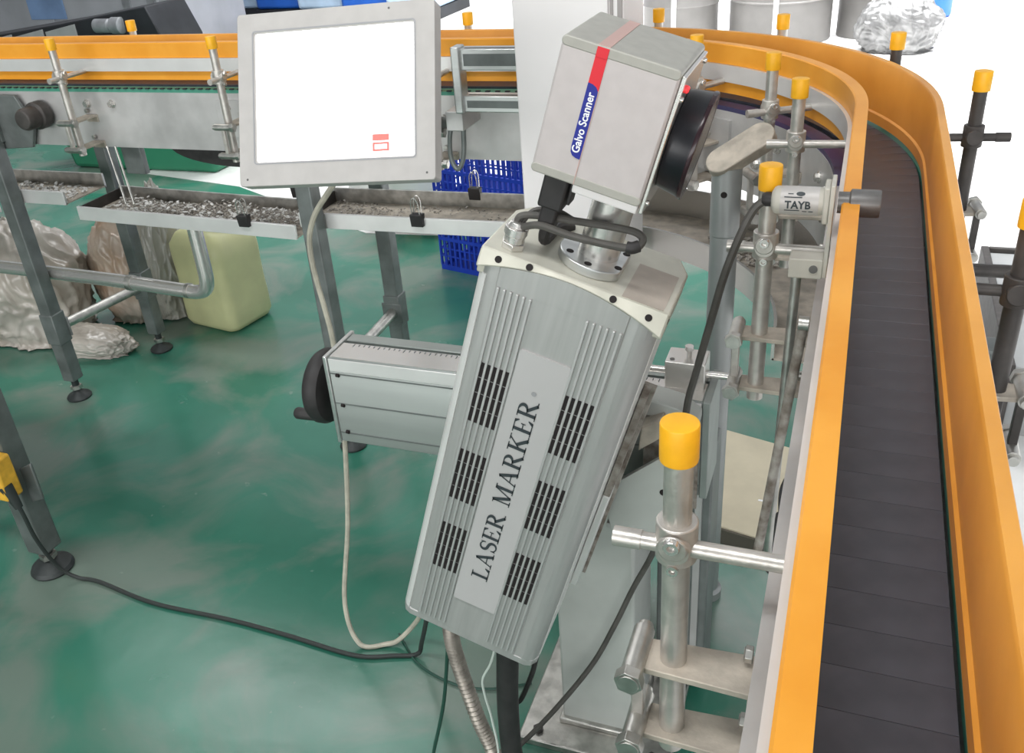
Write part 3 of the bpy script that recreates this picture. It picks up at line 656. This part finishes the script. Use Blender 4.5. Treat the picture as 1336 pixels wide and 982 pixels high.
bz.build('bezel', 'monitor_shell', mon, .0012)
def ring2(mb, o0, i0, y):
    n = len(o0); mb.add([(u, y, v) for u, v in o0] + [(u, y, v) for u, v in i0], [(i, (i + 1) % n, n + (i + 1) % n, n + i) for i in range(n)]); return mb
ring2(MB(), rrect(sx0 - .003, sz0 - .003, sx1 + .003, sz1 + .003, .006), rrect(sx0 - .0005, sz0 - .0005, sx1 + .0005, sz1 + .0005, .004), -.0005).build('screen_gasket', 'monitor_edge', mon)
scr = MB().box((sx0 + .001, .0035, sz0 + .001), (sx1 - .001, .006, sz1 - .001)).build('screen', 'screen', mon)
def sxy(fx, fz, w, h): x = sx0 + (sx1 - sx0) * fx; z = sz1 - (sz1 - sz0) * fz; return MB().box((x - w, .0031, z - h), (x + w, .0034, z + h))
sxy(.79, .845, .015, .0055).build('screen_icon', 'icon_red', scr)
sxy(.79, .915, .015, .0075).build('screen_icon', 'icon_red', scr); MB().box((sx0 + (sx1 - sx0) * .79 - .011, .0029, sz1 - (sz1 - sz0) * .915 - .004), (sx0 + (sx1 - sx0) * .79 + .011, .0032, sz1 - (sz1 - sz0) * .915 + .004)).build('screen_icon', 'icon_pale', scr)
sxy(.15, .05, .006, .004).build('screen_icon', 'icon_teal', scr); sxy(.62, .07, .005, .005).build('screen_icon', 'icon_teal', scr); sxy(.81, .085, .003, .003).build('screen_icon', 'icon_teal', scr); sxy(.19, .93, .006, .003).build('screen_icon', 'icon_pale', scr)
MB().box((-MW / 2 + .02, .03, .02), (MW / 2 - .02, .062, MH - .02)).build('back_shell', 'monitor_edge', mon, .006)
MB().box((-.06, .060, .10), (.06, .070, .20)).build('mount_plate', 'leg_paint', mon, .002)
for x, z in ((-.165, .012), (.165, .012), (.10, .285)): MB().cyl((x, -.0004, z), (x, .001, z), .002, n=10).build('bezel_screw', 'sensor_dark', mon)
im = MM.inverted(); pA = Vector((0, .068, .14)); pB = im @ Vector((-.93, 2.02, 1.0))
MB().tube([pA, pA + Vector((0, .08, 0)), pB + (pA - pB) * .4, pB], .014, 14, 6).build('support_arm', 'leg_paint', mon)

# ------------------------------------------------------------------ cables and hoses
def cable(name, label, pts, r, material, cat='cable', n=8, smooth=8, ripple=0):
    p0 = Vector(pts[-1]); mb = MB(-p0); mb.tube(pts, r, n, smooth, ripple); o = mb.build(name, material); o.location = p0
    return tag(o, label, cat)
cable('monitor_cable', 'beige cable hanging from the monitor and looping up to the laser', [(-.885, 1.43, 1.10), (-.915, 1.47, 1.04), (-.975, 1.46, .96), (-.99, 1.45, .88), (-.955, 1.42, .72), (-.95, 1.40, .55), (-.96, 1.36, .30), (-.97, 1.30, .10), (-.93, 1.27, .012), (-.87, 1.29, .010), (-.84, 1.30, .025), (-.787, 1.30, .098), (-.68, 1.20, .30), (-.55, 1.05, .53)], .0056, 'cable_beige')
cable('extension_cable', 'black power cord running across the green floor from the yellow socket', [(-1.815, 1.225, .315), (-1.797, 1.225, .25), (-1.80, 1.235, .15), (-1.79, 1.255, .05), (-1.755, 1.27, .010), (-1.69, 1.275, .007), (-1.50, 1.25, .007), (-1.28, 1.255, .007), (-1.11, 1.25, .007), (-.93, 1.24, .007), (-.84, 1.265, .007), (-.79, 1.28, .012), (-.766, 1.27, .07), (-.66, 1.16, .33), (-.54, 1.03, .53)], .0052, 'cord_black', 'cord')
cable('floor_line', 'thin dark line lying on the floor below the laser', [(-.86, 1.33, .005), (-.78, 1.26, .005), (-.68, 1.23, .005), (-.60, 1.24, .005), (-.52, 1.28, .005)], .0028, 'cable_green')  # narrow dark run along the floor
cable('thin_cable', 'thin dark green cable dropping straight from the laser bottom', [(-.535, .99, .54), (-.548, 1.0, .46), (-.553, 1.0, .405), (-.563, 1.0, .333), (-.581, 1.0, .23), (-.611, 1.0, .112), (-.64, 1.0, .01), (-.66, .95, .004)], .0035, 'cable_green')
cable('steel_conduit', 'ribbed grey metal conduit below the laser', [(-.52, .985, .54), (-.54, .995, .46), (-.545, 1.0, .402), (-.539, 1.0, .349), (-.528, 1.0, .287), (-.513, 1.0, .213), (-.496, 1.0, .154), (-.47, 1.0, .05), (-.45, 1.0, .013)], .0125, 'conduit', 'conduit', 12, 14, .14)
cable('black_hose', 'thick black hose hanging from the laser bottom', [(-.43, .97, .51), (-.434, .978, .45), (-.438, .98, .40), (-.443, .98, .336), (-.446, .98, .26), (-.446, .98, .181), (-.44, .98, .06), (-.43, .96, .019)], .0185, 'rubber', 'hose', 16)
cable('white_wire', 'thin pale wire beside the thick black hose', [(-.455, .99, .50), (-.465, 1.0, .42), (-.478, 1.0, .368), (-.496, 1.0, .325), (-.496, 1.0, .287), (-.487, 1.0, .222), (-.478, .99, .13), (-.49, .96, .003)], .0022, 'wire_white')
cable('sensor_cable', 'dark grey cable from the photo sensor down past the stand column', [(-.090, 1.085, 1.172), (-.104, 1.082, 1.160), (-.118, 1.075, 1.128), (-.134, 1.072, 1.075), (-.148, 1.072, 1.01), (-.165, 1.08, .93), (-.180, 1.10, .853), (-.192, 1.12, .70), (-.235, 1.155, .54), (-.272, 1.165, .44), (-.307, 1.165, .34), (-.352, 1.16, .23), (-.432, 1.13, .10), (-.50, 1.09, .02), (-.54, 1.05, .006)], .0052, 'cable_grey')
cable('black_lead', 'short black lead behind the laser bottom right corner', [(-.395, 1.03, .50), (-.40, 1.035, .42), (-.411, 1.03, .352), (-.424, 1.03, .307), (-.441, 1.03, .259), (-.454, 1.03, .235), (-.47, 1.04, .12), (-.50, 1.05, .006)], .0045, 'rubber')

# ------------------------------------------------------------------ photo sensor on the guide post
se = thing('photo_sensor', 'cylindrical photo sensor with printed grey label aimed across the belt', 'sensor', (-.045, 1.085, 1.09)); eo = (.045, -1.085, -1.09)
def E_(): return MB(eo)
zS, yS = 1.172, 1.085
body = E_().lathe((-.085, yS, zS), (1, 0, 0), [(.010, 0), (.015, .003), (.0165, .006), (.0165, .056), (.0155, .058), (.0155, .066)], 32).build('sensor_body', 'sensor_grey', se)
E_().lathe((-.0745, yS, zS), (1, 0, 0), [(.01685, 0), (.01685, .043)], 64).build('label_wrap', 'monitor_shell', body)
def wrap(x, y, z): a = y / .0170; rw = .0173 + z; return Vector((x, -rw * math.cos(a), rw * math.sin(a))) + Vector((0, yS, zS)) + Vector(eo)
text_part('TAYB', .0125, lambda x, y, z: wrap(-.069 + x, y - .004, z), 'ink', body, .00035, fit=.029)
for x0, x1, y in ((-.066, -.060, .0125), (-.070, -.050, .0085), (-.069, -.052, -.0075), (-.049, -.044, -.0085), (-.042, -.037, -.0085)):
    b2 = E_(); b2.v = [wrap(x0, y, 0), wrap(x1, y, 0), wrap(x1, y + .0012, 0), wrap(x0, y + .0012, 0)]; b2.v = [q - Vector(eo) for q in b2.v]; b2.f = [(0, 1, 2, 3)]; b2.build('label_print', 'ink', body)
dd = E_(); dd.add([wrap(-.052 + .005 * math.cos(k * PI / 8), .0135 + .0028 * math.sin(k * PI / 8), 0) - Vector(eo) for k in range(16)], [tuple(range(16))]); dd.build('label_print', 'ink', body)
E_().lathe((-.011, yS, zS), (1, 0, 0), [(.0125, 0), (.0125, .012), (.016, .014), (.016, .044), (.015, .046), (.012, .046), (.0115, .042)], 32).build('lens_barrel', 'sensor_dark', se)
E_().lathe((-.096, yS, zS), (1, 0, 0), [(.0065, 0), (.0085, .004), (.0085, .012)], 18).build('cable_boot', 'rubber', se)
E_().box((-.0195, yS - .022, 1.085), (-.0145, yS + .022, 1.198)).build('mount_plate', 'sensor_grey', se, .001)
E_().box((-.0265, yS - .018, 1.150), (-.0195, yS + .018, 1.194)).build('clamp_ring', 'sensor_grey', se, .002)
E_().box((-.0585, yS - .018, 1.081), (-.0195, yS + .010, 1.106)).build('mount_block', 'sensor_grey', se, .0015)
for y, z in ((yS - .0185, 1.094), (yS - .0185, 1.1)): pass
E_().cyl((-.030, yS - .0178, 1.094), (-.030, yS - .0195, 1.094), .005, n=14).build('block_screw', 'sensor_dark', se)
E_().cyl((-.014, yS - .008, 1.092), (-.010, yS - .008, 1.092), .005, n=12).build('block_screw', 'sensor_dark', se)
E_().cyl((-.049, yS - .006, 1.081), (-.053, yS - .010, .62), .0062, n=14).build('support_rod', 'steel', se)
# second rod and small switch beside it
rd = thing('stay_rod', 'rusty thin stay rod with black switch hanging beside the orange rail', 'rod', (-.06, 1.03, .62)); ro = (.06, -1.03, -.62)
MB(ro).cyl((-.034, 1.05, 1.03), (-.066, 1.035, .66), .0065, n=12).build('rod', 'steel_rusty', rd)
MB(ro).box((-.044, 1.00, .70), (-.032, 1.02, .765)).build('switch_box', 'rubber', rd, .003)
MB(ro).tube([(-.038, 1.01, .765), (-.040, 1.02, .80), (-.030, 1.04, .83), (-.028, 1.05, .90)], .0026, 8, 6).build('switch_lead', 'rubber', rd)
MB(ro).tube([(-.038, 1.01, .70), (-.046, 1.0, .69), (-.046, 1.0, .675), (-.034, 1.0, .675)], .0026, 8, 6).build('switch_lead', 'rubber', rd)
MB(ro).cyl((-.040, 1.05, 1.03), (-.028, 1.05, 1.03), .009, n=14).build('rod_end', 'steel', rd)

# ------------------------------------------------------------------ tube post with slanted oval pad
tp = thing('tube_post', 'grey round tube post topped by a slanted oval pad', 'post', (-.212, 1.66, 0)); po = (.212, -1.66, 0)
MB(po).lathe((-.212, 1.66, 0), (0, 0, 1), [(.034, 0), (.034, .02), (.03, .022), (.026, .026), (.026, .90), (.0275, .902), (.0275, 1.03)], 32).build('tube', 'tube_paint', tp)
pm = Matrix.Translation((-.197, 1.665, 1.052)) @ Euler((math.radians(28), math.radians(-30), math.radians(22))).to_matrix().to_4x4()
ov = [(.048 + .027 * math.cos(math.radians(a)), .027 * math.sin(math.radians(a))) for a in range(-90, 91, 15)] + [(-.03 + .027 * math.cos(math.radians(a)), .027 * math.sin(math.radians(a))) for a in range(90, 271, 15)]
MB(po).prism(ov, lambda u, v, w: pm @ Vector((u, v, w)), (-.012, .012)).build('pad', 'steel_dusty', tp, .002)
MB(po).cyl((-.212, 1.632, .985), (-.212, 1.638, .985), .006, n=12).build('screw_hole', 'black_slot', tp)

# ------------------------------------------------------------------ things on the floor
ct = thing('flat_carton', 'flat cream carton lying on the floor behind the stand', 'carton', (-.16, 2.05, 0)); co = (.16, -2.05, 0)
MB(co).prism([(-.268, 2.295), (-.250, 1.86), (-.066, 1.82), (-.045, 2.235)], XY(0), (.004, .05)).build('carton_body', 'cream_card', ct, .002)
MB(co).prism([(-.252, 1.858), (-.250, 1.852), (-.066, 1.812), (-.064, 1.82)], XY(0), (.002, .046)).build('shaded_front', 'card_shade', ct)  # front face in shadow, painted as a dark strip
for x, y in ((-.105, 2.05), (-.12, 1.98)): MB(co).box((x - .012, y - .003, .05), (x + .012, y + .003, .0512)).build('staple', 'print_white', ct)

# white cabinet behind the laser
cb = thing('white_cabinet', 'tall narrow white cabinet standing behind the laser head', 'cabinet', (-.545, 1.88, 0)); bo = (.545, -1.88, 0)
MB(bo).box((-.66, 1.80, .06), (-.435, 1.97, 1.62)).build('cabinet_body', 'cabinet_white', cb, .003)
MB(bo).box((-.656, 1.793, .08), (-.465, 1.80, 1.60)).build('cabinet_door', 'cabinet_white', cb, .002)
MB(bo).box((-.462, 1.797, .08), (-.456, 1.801, 1.60)).build('door_seam', 'seam_grey', cb)
MB(bo).box((-.447, 1.795, .08), (-.438, 1.801, 1.60)).build('hinge_strip', 'seam_grey', cb)
MB(bo).box((-.65, 1.81, 0), (-.445, 1.96, .06)).build('plinth', 'leg_paint', cb)

# aluminium profile frame in front of the far rail
al = thing('profile_frame', 'small frame of aluminium profile bars beside the monitor', 'frame', (-.86, 1.95, 1.04)); ao = (.86, -1.95, -1.04)
for z0, z1 in ((1.138, 1.184), (1.046, 1.082)):
    bar = MB(ao).box((-.855, 1.945, z0), (-.665, 1.985, z1)).build('profile_bar', 'aluminium', al, .002)
    MB(ao).box((-.835, 1.9435, z0 + .010), (-.665, 1.946, z1 - .010)).build('bar_slot', 'leg_paint', bar)
    MB(ao).box((-.835, 1.954, z1 - .001), (-.665, 1.962, z1 + .0006)).build('bar_slot', 'iron_or_backlit_steel', bar)
MB(ao).box((-.862, 1.935, 1.044), (-.842, 1.975, 1.19)).build('profile_upright', 'aluminium', al, .003)
MB(ao).box((-.895, 1.95, 1.00), (-.852, 2.06, 1.045)).build('foot_bracket', 'steel_plate', al, .002)
MB(ao).tube([(-.885, 1.99, 1.03), (-.90, 1.98, .99), (-.905, 1.98, .93), (-.89, 1.98, .90), (-.872, 1.98, .93), (-.865, 1.98, 1.0)], .006, 8, 6).build('strap_link', 'leg_paint', al)

# stainless drain pipe
dp = cable('drain_pipe', 'shiny stainless drain pipe with elbow running left from the catch tray', [(-1.825, 2.1, .66), (-1.825, 2.1, .52), (-1.828, 2.1, .475), (-1.84, 2.1, .447), (-1.87, 2.1, .434), (-1.93, 2.1, .434), (-2.2, 2.1, .446), (-2.69, 2.1, .456), (-3.3, 2.1, .47)], .0225, 'steel_bright', 'pipe', 20, 8)
MB(-Vector(dp.location)).cyl((-2.12, 2.1, .4425), (-2.14, 2.1, .443), .0255, n=24).build('pipe_collar', 'steel', dp)
MB(-Vector(dp.location)).cyl((-1.90, 2.1, .434), (-1.913, 2.1, .434), .0245, n=24).build('pipe_collar', 'steel', dp)

# jerrycan
def jerrycan():
    t = thing('jerrycan', 'yellowish translucent plastic jerrycan on the floor', 'jerrycan', (-2.29, 2.72, 0), (0, 0, math.radians(-10)))
    bm = MB(); rings = [(.0, .80), (.008, .92), (.03, 1.0), (.10, 1.0), (.16, .985), (.24, .985), (.30, 1.0), (.345, .985), (.385, .80), (.40, .58)]
    base_ = rrect(-.140, -.118, .140, .118, .04, 5); n = len(base_); vs = []; fs = []
    for z, s in rings: vs += [(u * s, v * s, z) for u, v in base_]
    for j in range(len(rings) - 1): fs += [(j * n + i, j * n + (i + 1) % n, (j + 1) * n + (i + 1) % n, (j + 1) * n + i) for i in range(n)]
    fs += [tuple(range(n - 1, -1, -1)), tuple(range((len(rings) - 1) * n, len(rings) * n))]
    bm.add(vs, fs); bm.build('can_body', 'can_yellow', t, sharp=60)
    MB().lathe((.055, 0, .395), (0, 0, 1), [(.034, 0), (.034, .015), (.04, .016), (.04, .042), (.036, .046)], 24).build('screw_cap', 'rubber', t)
    MB().tube([(.0, 0, .39), (-.01, 0, .43), (-.06, 0, .44), (-.11, 0, .425), (-.12, 0, .36)], .013, 10, 6).build('handle', 'can_yellow', t)
jerrycan()

# plastic bags
def bag(name, label, loc, size, material, seed, tie=True, rot=0):
    rnd = random.Random(seed); bm = bmesh.new(); bmesh.ops.create_icosphere(bm, subdivisions=6, radius=1)
    from mathutils import noise
    off = Vector((seed * 3.1, seed * 1.7, seed * .9))
    for v in bm.verts:
        p = v.co.copy(); wv = Vector((noise.noise(p * 1.3 + off), noise.noise(p * 1.3 + off * 2), noise.noise(p * 1.3 - off))) * .9
        pr = Vector((p.x * 4.2, p.y * 4.2, p.z * 1.5)) + wv + off; pd = Vector((p.x * 3 + p.z * 4, p.y * 3 - p.z * 3, p.z * 1.2)) + wv * 1.5 - off
        r1 = 1 - abs(noise.noise(pr)) * 2; r2 = 1 - abs(noise.noise(pd)) * 2
        d = noise.noise(p * 1.5 + off) * .16 + (r1 ** 3 if r1 > 0 else 0) * .07 + (r2 ** 3 if r2 > 0 else 0) * .05 + noise.noise(p * 6 + off) * .025
        q = p * (1 + d)
        if q.z < -.62: q.z = -.62 - (q.z + .62) * -.06; q.x *= 1.12; q.y *= 1.12
        if q.z > .5: f = 1 - .35 * (q.z - .5); q.x *= f; q.y *= f
        v.co = Vector((q.x * size[0], q.y * size[1], (q.z + .64) * size[2] / 1.64))
    me = bpy.data.meshes.new(name); bm.to_mesh(me); bm.free()
    zmin = min(v.co.z for v in me.vertices)
    for v in me.vertices: v.co.z -= zmin
    me.polygons.foreach_set('use_smooth', [True] * len(me.polygons)); me.materials.append(MATS[material])
    o = bpy.data.objects.new(name, me); COL.objects.link(o); o.location = loc; o.rotation_euler = (0, 0, rot)
    return tag(o, label, 'bag', 'plastic bags under the conveyor')
bag('plastic_bag', 'cloudy plastic sack at the left edge under the conveyor', (-3.04, 2.46, 0), (.25, .20, .47), 'bag_film', 3)
bag('plastic_bag', 'peach coloured plastic bag behind the conveyor leg', (-2.70, 2.70, 0), (.155, .15, .46), 'bag_kraft', 5)
bag('plastic_bag', 'clear plastic bag slumped between rear leg and jerrycan', (-2.535, 2.72, 0), (.085, .10, .52), 'bag_clear', 8)
bag('plastic_bag', 'crumpled low plastic sheet bag lying in front of the cloudy sack', (-2.68, 2.36, 0), (.19, .085, .10), 'bag_film', 11)
bag('paper_scrap', 'small white crumpled scrap on the floor by the bags', (-2.62, 2.17, 0), (.028, .02, .02), 'debris_white', 13)

# blue crates
def crate(loc, rz, label):
    t = thing('blue_crate', label, 'crate', loc, (0, 0, rz), group='blue crates stacked behind the tray'); W, D, Hh = .52, .36, .29
    def wall(M, w):
        mb = MB()
        for z in (.0, .135, .27): mb.box((-w / 2, -.006, z), (w / 2, .006, z + (.022 if z != .135 else .014)), M)
        k = int(w / .026)
        for i in range(k + 1): x = -w / 2 + w * i / k; mb.box((x - .005, -.004, .02), (x + .005, .004, .272), M)
        for z in (.06, .095, .18, .225): mb.box((-w / 2, -.003, z), (w / 2, .003, z + .006), M)
        return mb.build('mesh_wall', 'crate_blue', t)
    for s in (-1, 1):
        wall(Matrix.Translation((0, s * D / 2, 0)), W); wall(Matrix.Translation((s * W / 2, 0, 0)) @ Matrix.Rotation(PI / 2, 4, 'Z'), D)
    MB().box((-W / 2, -D / 2, 0), (W / 2, D / 2, .006)).build('crate_floor', 'crate_blue', t)
    rim = MB()
    for s in (-1, 1): rim.box((-W / 2 - .012, s * D / 2 - .012, .285), (W / 2 + .012, s * D / 2 + .012, .297)); rim.box((s * W / 2 - .012, -D / 2, .285), (s * W / 2 + .012, D / 2, .297))
    rim.build('rim', 'crate_blue', t, .002)
    return t
cr = (-1.33, 3.47, 0); crate(cr, math.radians(-14), 'lower blue mesh crate standing on the green floor'); crate((cr[0], cr[1], .298), math.radians(-14), 'upper blue mesh crate of the stack behind the tray')
# pallet block, tubs
pb = thing('wooden_pallet', 'end of a small wooden pallet on the floor beside blue crate', 'pallet', (-1.95, 3.85, 0))
for x in (-.16, .0, .16): MB().box((x - .045, -.12, 0), (x + .045, .12, .09)).build('pallet_block', 'wood', pb, .003)
for y in (-.09, .0, .09): MB().box((-.24, y - .035, .09), (.24, y + .035, .108)).build('pallet_board', 'wood', pb, .002)
def tub(loc, r, h, label):
    t = thing('white_tub', label, 'tub', loc, group='white tubs behind the tray')
    MB().lathe((0, 0, 0), (0, 0, 1), [(r * .9, 0), (r * .92, .01), (r, h - .03), (r * 1.04, h - .028), (r * 1.04, h), (r * .98, h)], 32).build('tub_body', 'tub_white', t)
    MB().lathe((0, 0, h), (0, 0, 1), [(r * 1.05, 0), (r * 1.05, .012), (r * .95, .016)], 32).build('lid', 'tub_white', t)
tub((-1.93, 3.86, .108), .17, .36, 'white plastic tub on the small wooden pallet'); tub((-2.45, 4.35, 0), .17, .40, 'white plastic tub farther back, seen under the monitor')
tub((-1.45, 4.35, 0), .2, .42, 'white plastic tub behind the blue crates')
# green tarp-covered bin and pale skirting under the far beam
gt = thing('green_bin', 'dark green covered bin behind the catch tray', 'bin', (-4.15, 4.75, 0))
MB().prism([(-.55, 0), (.55, 0), (.62, .42), (.50, .50), (-.50, .52), (-.62, .40)], XZ(-.3), (0, .6)).build('bin_body', 'tarp_green', gt, .03)
MB().box((-.63, -.315, .37), (.63, .315, .41)).build('bin_band', 'tarp_green', gt, .01)

# ------------------------------------------------------------------ bench leg at the left edge, socket
bl = thing('bench_frame', 'grey steel bench leg with bracket at the left edge', 'bench', (-1.86, 1.29, 0)); lo_ = (1.86, -1.29, 0)
l1 = MB(lo_).box((-1.89, 1.26, .07), (-1.83, 1.32, .92)).build('leg', 'leg_paint', bl, .005)
MB(lo_).lathe((-1.86, 1.29, 0), (0, 0, 1), [(.052, 0), (.055, .006), (.05, .016), (.024, .03), (.013, .034), (.013, .075)], 24).build('leveling_foot', 'foot_black', l1)
hexbolt(MB(lo_), (-1.86, 1.29, .038), (0, 0, 1), .022, .014).build('foot_nut', 'steel', l1)
MB(lo_).prism([(-1.835, .325), (-1.788, .352), (-1.791, .243), (-1.835, .225)], XZ(1.285), (0, .008)).build('leg_bracket', 'leg_paint', bl, .003)
MB(lo_).box((-2.60, 1.275, .235), (-1.89, 1.305, .265)).build('cross_rail', 'leg_paint', bl, .003)
MB(lo_).box((-2.66, 1.26, .07), (-2.60, 1.32, .92)).build('leg', 'leg_paint', bl, .005)
MB(lo_).box((-2.70, 1.10, .92), (-1.82, 1.48, .95)).build('bench_top', 'steel_plate', bl, .003)
sk = thing('power_socket', 'yellow power socket fixed on the bench leg', 'socket', (-1.83, 1.24, .28)); ko = (1.83, -1.24, -.28)
MB(ko).box((-1.905, 1.21, .285), (-1.805, 1.258, .40)).build('socket_body', 'socket_yellow', sk, .006)
MB(ko).cyl((-1.818, 1.225, .325), (-1.800, 1.225, .262), .017, .010, n=16).build('cord_boot', 'cord_black', sk)
for z in (.355, .38): MB(ko).cyl((-1.825, 1.2102, z), (-1.825, 1.209, z), .003, n=10).build('socket_hole', 'black_slot', sk)

# ------------------------------------------------------------------ right of the line: grey box and rod
gb2 = thing('side_box', 'pale grey box with dark frame on the floor right of the conveyor', 'box', (.62, 2.95, 0))
MB().box((-.14, -.42, .0), (.5, .42, .22)).build('box_body', 'machine_panel', gb2, .004)
MB().box((-.165, -.44, .0), (-.14, .44, .235)).build('box_frame', 'iron_or_backlit_steel', gb2, .003)
MB().box((-.14, .42, .0), (.5, .44, .235)).build('box_frame', 'iron_or_backlit_steel', gb2, .003)
MB().box((-.14, -.02, .22), (.5, .02, .232)).build('box_strap', 'steel', gb2, .001)
rr = thing('floor_pipe', 'dark horizontal pipe crossing right of the conveyor', 'pipe', (.30, 1.97, .73))
MB().cyl((-.12, 0, 0), (1.0, .05, 0), .014, n=16).build('pipe', 'iron_or_backlit_steel', rr); MB().box((-.14, -.03, -.02), (-.115, .03, .16)).build('pipe_bracket', 'iron_or_backlit_steel', rr)

# ------------------------------------------------------------------ far background
def drum(x, y, r, h, label):
    t = thing('grey_drum', label, 'drum', (x, y, 0), group='big grey drums in the far bay')
    MB().lathe((0, 0, 0), (0, 0, 1), [(r * .98, 0), (r, .01), (r, h * .33), (r * 1.02, h * .34), (r, h * .35), (r, h * .66), (r * 1.02, h * .67), (r, h * .68), (r, h - .01), (r * .97, h)], 40).build('drum_body', 'drum_grey', t)
    MB().lathe((0, 0, h), (0, 0, 1), [(r * 1.02, -.03), (r * 1.03, 0), (r * .94, .012)], 40).build('drum_lid', 'drum_grey', t)
    MB().box((-.02, -r - .012, .02), (.02, -r + .005, h - .02)).build('drum_seam', 'tub_white', t)
drum(-1.55, 8.5, .32, .95, 'left grey drum in the bay, partly hidden by the laser head'); drum(-.72, 8.6, .42, 1.0, 'largest grey drum in the middle of the far bay'); drum(.02, 8.75, .28, .95, 'right grey drum in the bay beside the silver bag')
bag('silver_bag', 'crumpled silver bag beside the grey drums', (.22, 8.05, 0), (.30, .22, .42), 'bag_silver', 21)
o = bpy.data.objects[-1] if False else None
for i, (x, y, r) in enumerate(((-7.4, 10.75, 0), (-6.75, 10.65, 0), (-6.1, 10.55, 0), (-5.45, 10.45, 0), (-4.82, 10.35, 0))):
    t = thing('sack_stack', ['blue sack stack at the far left behind the monitor', 'second blue sack stack from the left behind the monitor', 'middle blue sack stack behind the monitor', 'fourth blue sack stack behind the monitor', 'rightmost blue sack stack beside the monitor top'][i], 'sacks', (x, y, 0), group='blue sack stacks in the far bay')
    MB().box((-.31, -.5, 0), (.31, .5, .12)).build('pallet', 'machine_dark', t)
    for k in range(5): MB().box((-.31, -.48, .12 + k * .16), (.31, .48, .275 + k * .16)).build('sack', 'sack_blue' if (k + i) % 2 else 'sack_pale', t, .04)
bb = thing('blue_barrel', 'blue barrel in the far right bay', 'barrel', (.42, 9.6, 0)); MB().lathe((0, 0, 0), (0, 0, 1), [(.24, 0), (.26, .02), (.26, .4), (.27, .42), (.26, .44), (.26, .8), (.22, .86)], 28).build('barrel_body', 'sack_blue', bb); MB().lathe((0, 0, .86), (0, 0, 1), [(.05, 0), (.05, .03), (.04, .04)], 16).build('barrel_cap', 'rubber', bb)
# inclined machine at top left
im_ = thing('inclined_machine', 'black inclined conveyor machine in the background at top left', 'machine', (-6.4, 6.5, 0))
MB().prism([(-1.8, .30), (1.12, .30), (1.14, .44), (1.02, .72), (.10, .60), (-1.8, .40)], XZ(-.25), (0, .5)).build('machine_body', 'machine_dark', im_, .01)
for k in range(5):
    x = -1.5 + k * .36; MB().prism([(x, .36), (x + .33, .36), (x + .33, .42 + (k + 1) * .036), (x, .40 + k * .036)], XZ(-.262), (0, .02)).build('side_panel', 'machine_panel', im_, .002)
for x in (-1.5, .95): MB().box((x - .03, -.2, 0), (x + .03, .2, .32)).build('leg', 'machine_dark', im_)
MB().lathe((.50, -.27, .585), (1, 0, 0), [(.03, 0), (.055, .01), (.055, .15), (.04, .16), (.04, .18), (.065, .185), (.065, .27), (.05, .28)], 24).build('motor', 'motor_grey', im_)
mc = thing('machine_cabinet', 'large grey machine housing at the far left back', 'machine', (-8.6, 8.7, 0))
MB().box((-4.2, -.5, 0), (2.0, .6, 1.55)).build('cabinet_body', 'machine_grey', mc, .02)
for k in range(4): MB().box((-3.9 + k * 1.45, -.515, .12), (-2.6 + k * 1.45, -.5, 1.45)).build('cabinet_door', 'machine_grey', mc, .01)
MB().box((.0, -.53, .36), (.5, -.515, .62)).build('haze_patch', 'haze_blue', mc, .005)  # flat blue patch painted for a faint bluish haze
for x in (1.30, 1.62): MB().box((x, -.54, .1), (x + .10, -.5, 1.5)).build('rail', 'motor_grey', mc)
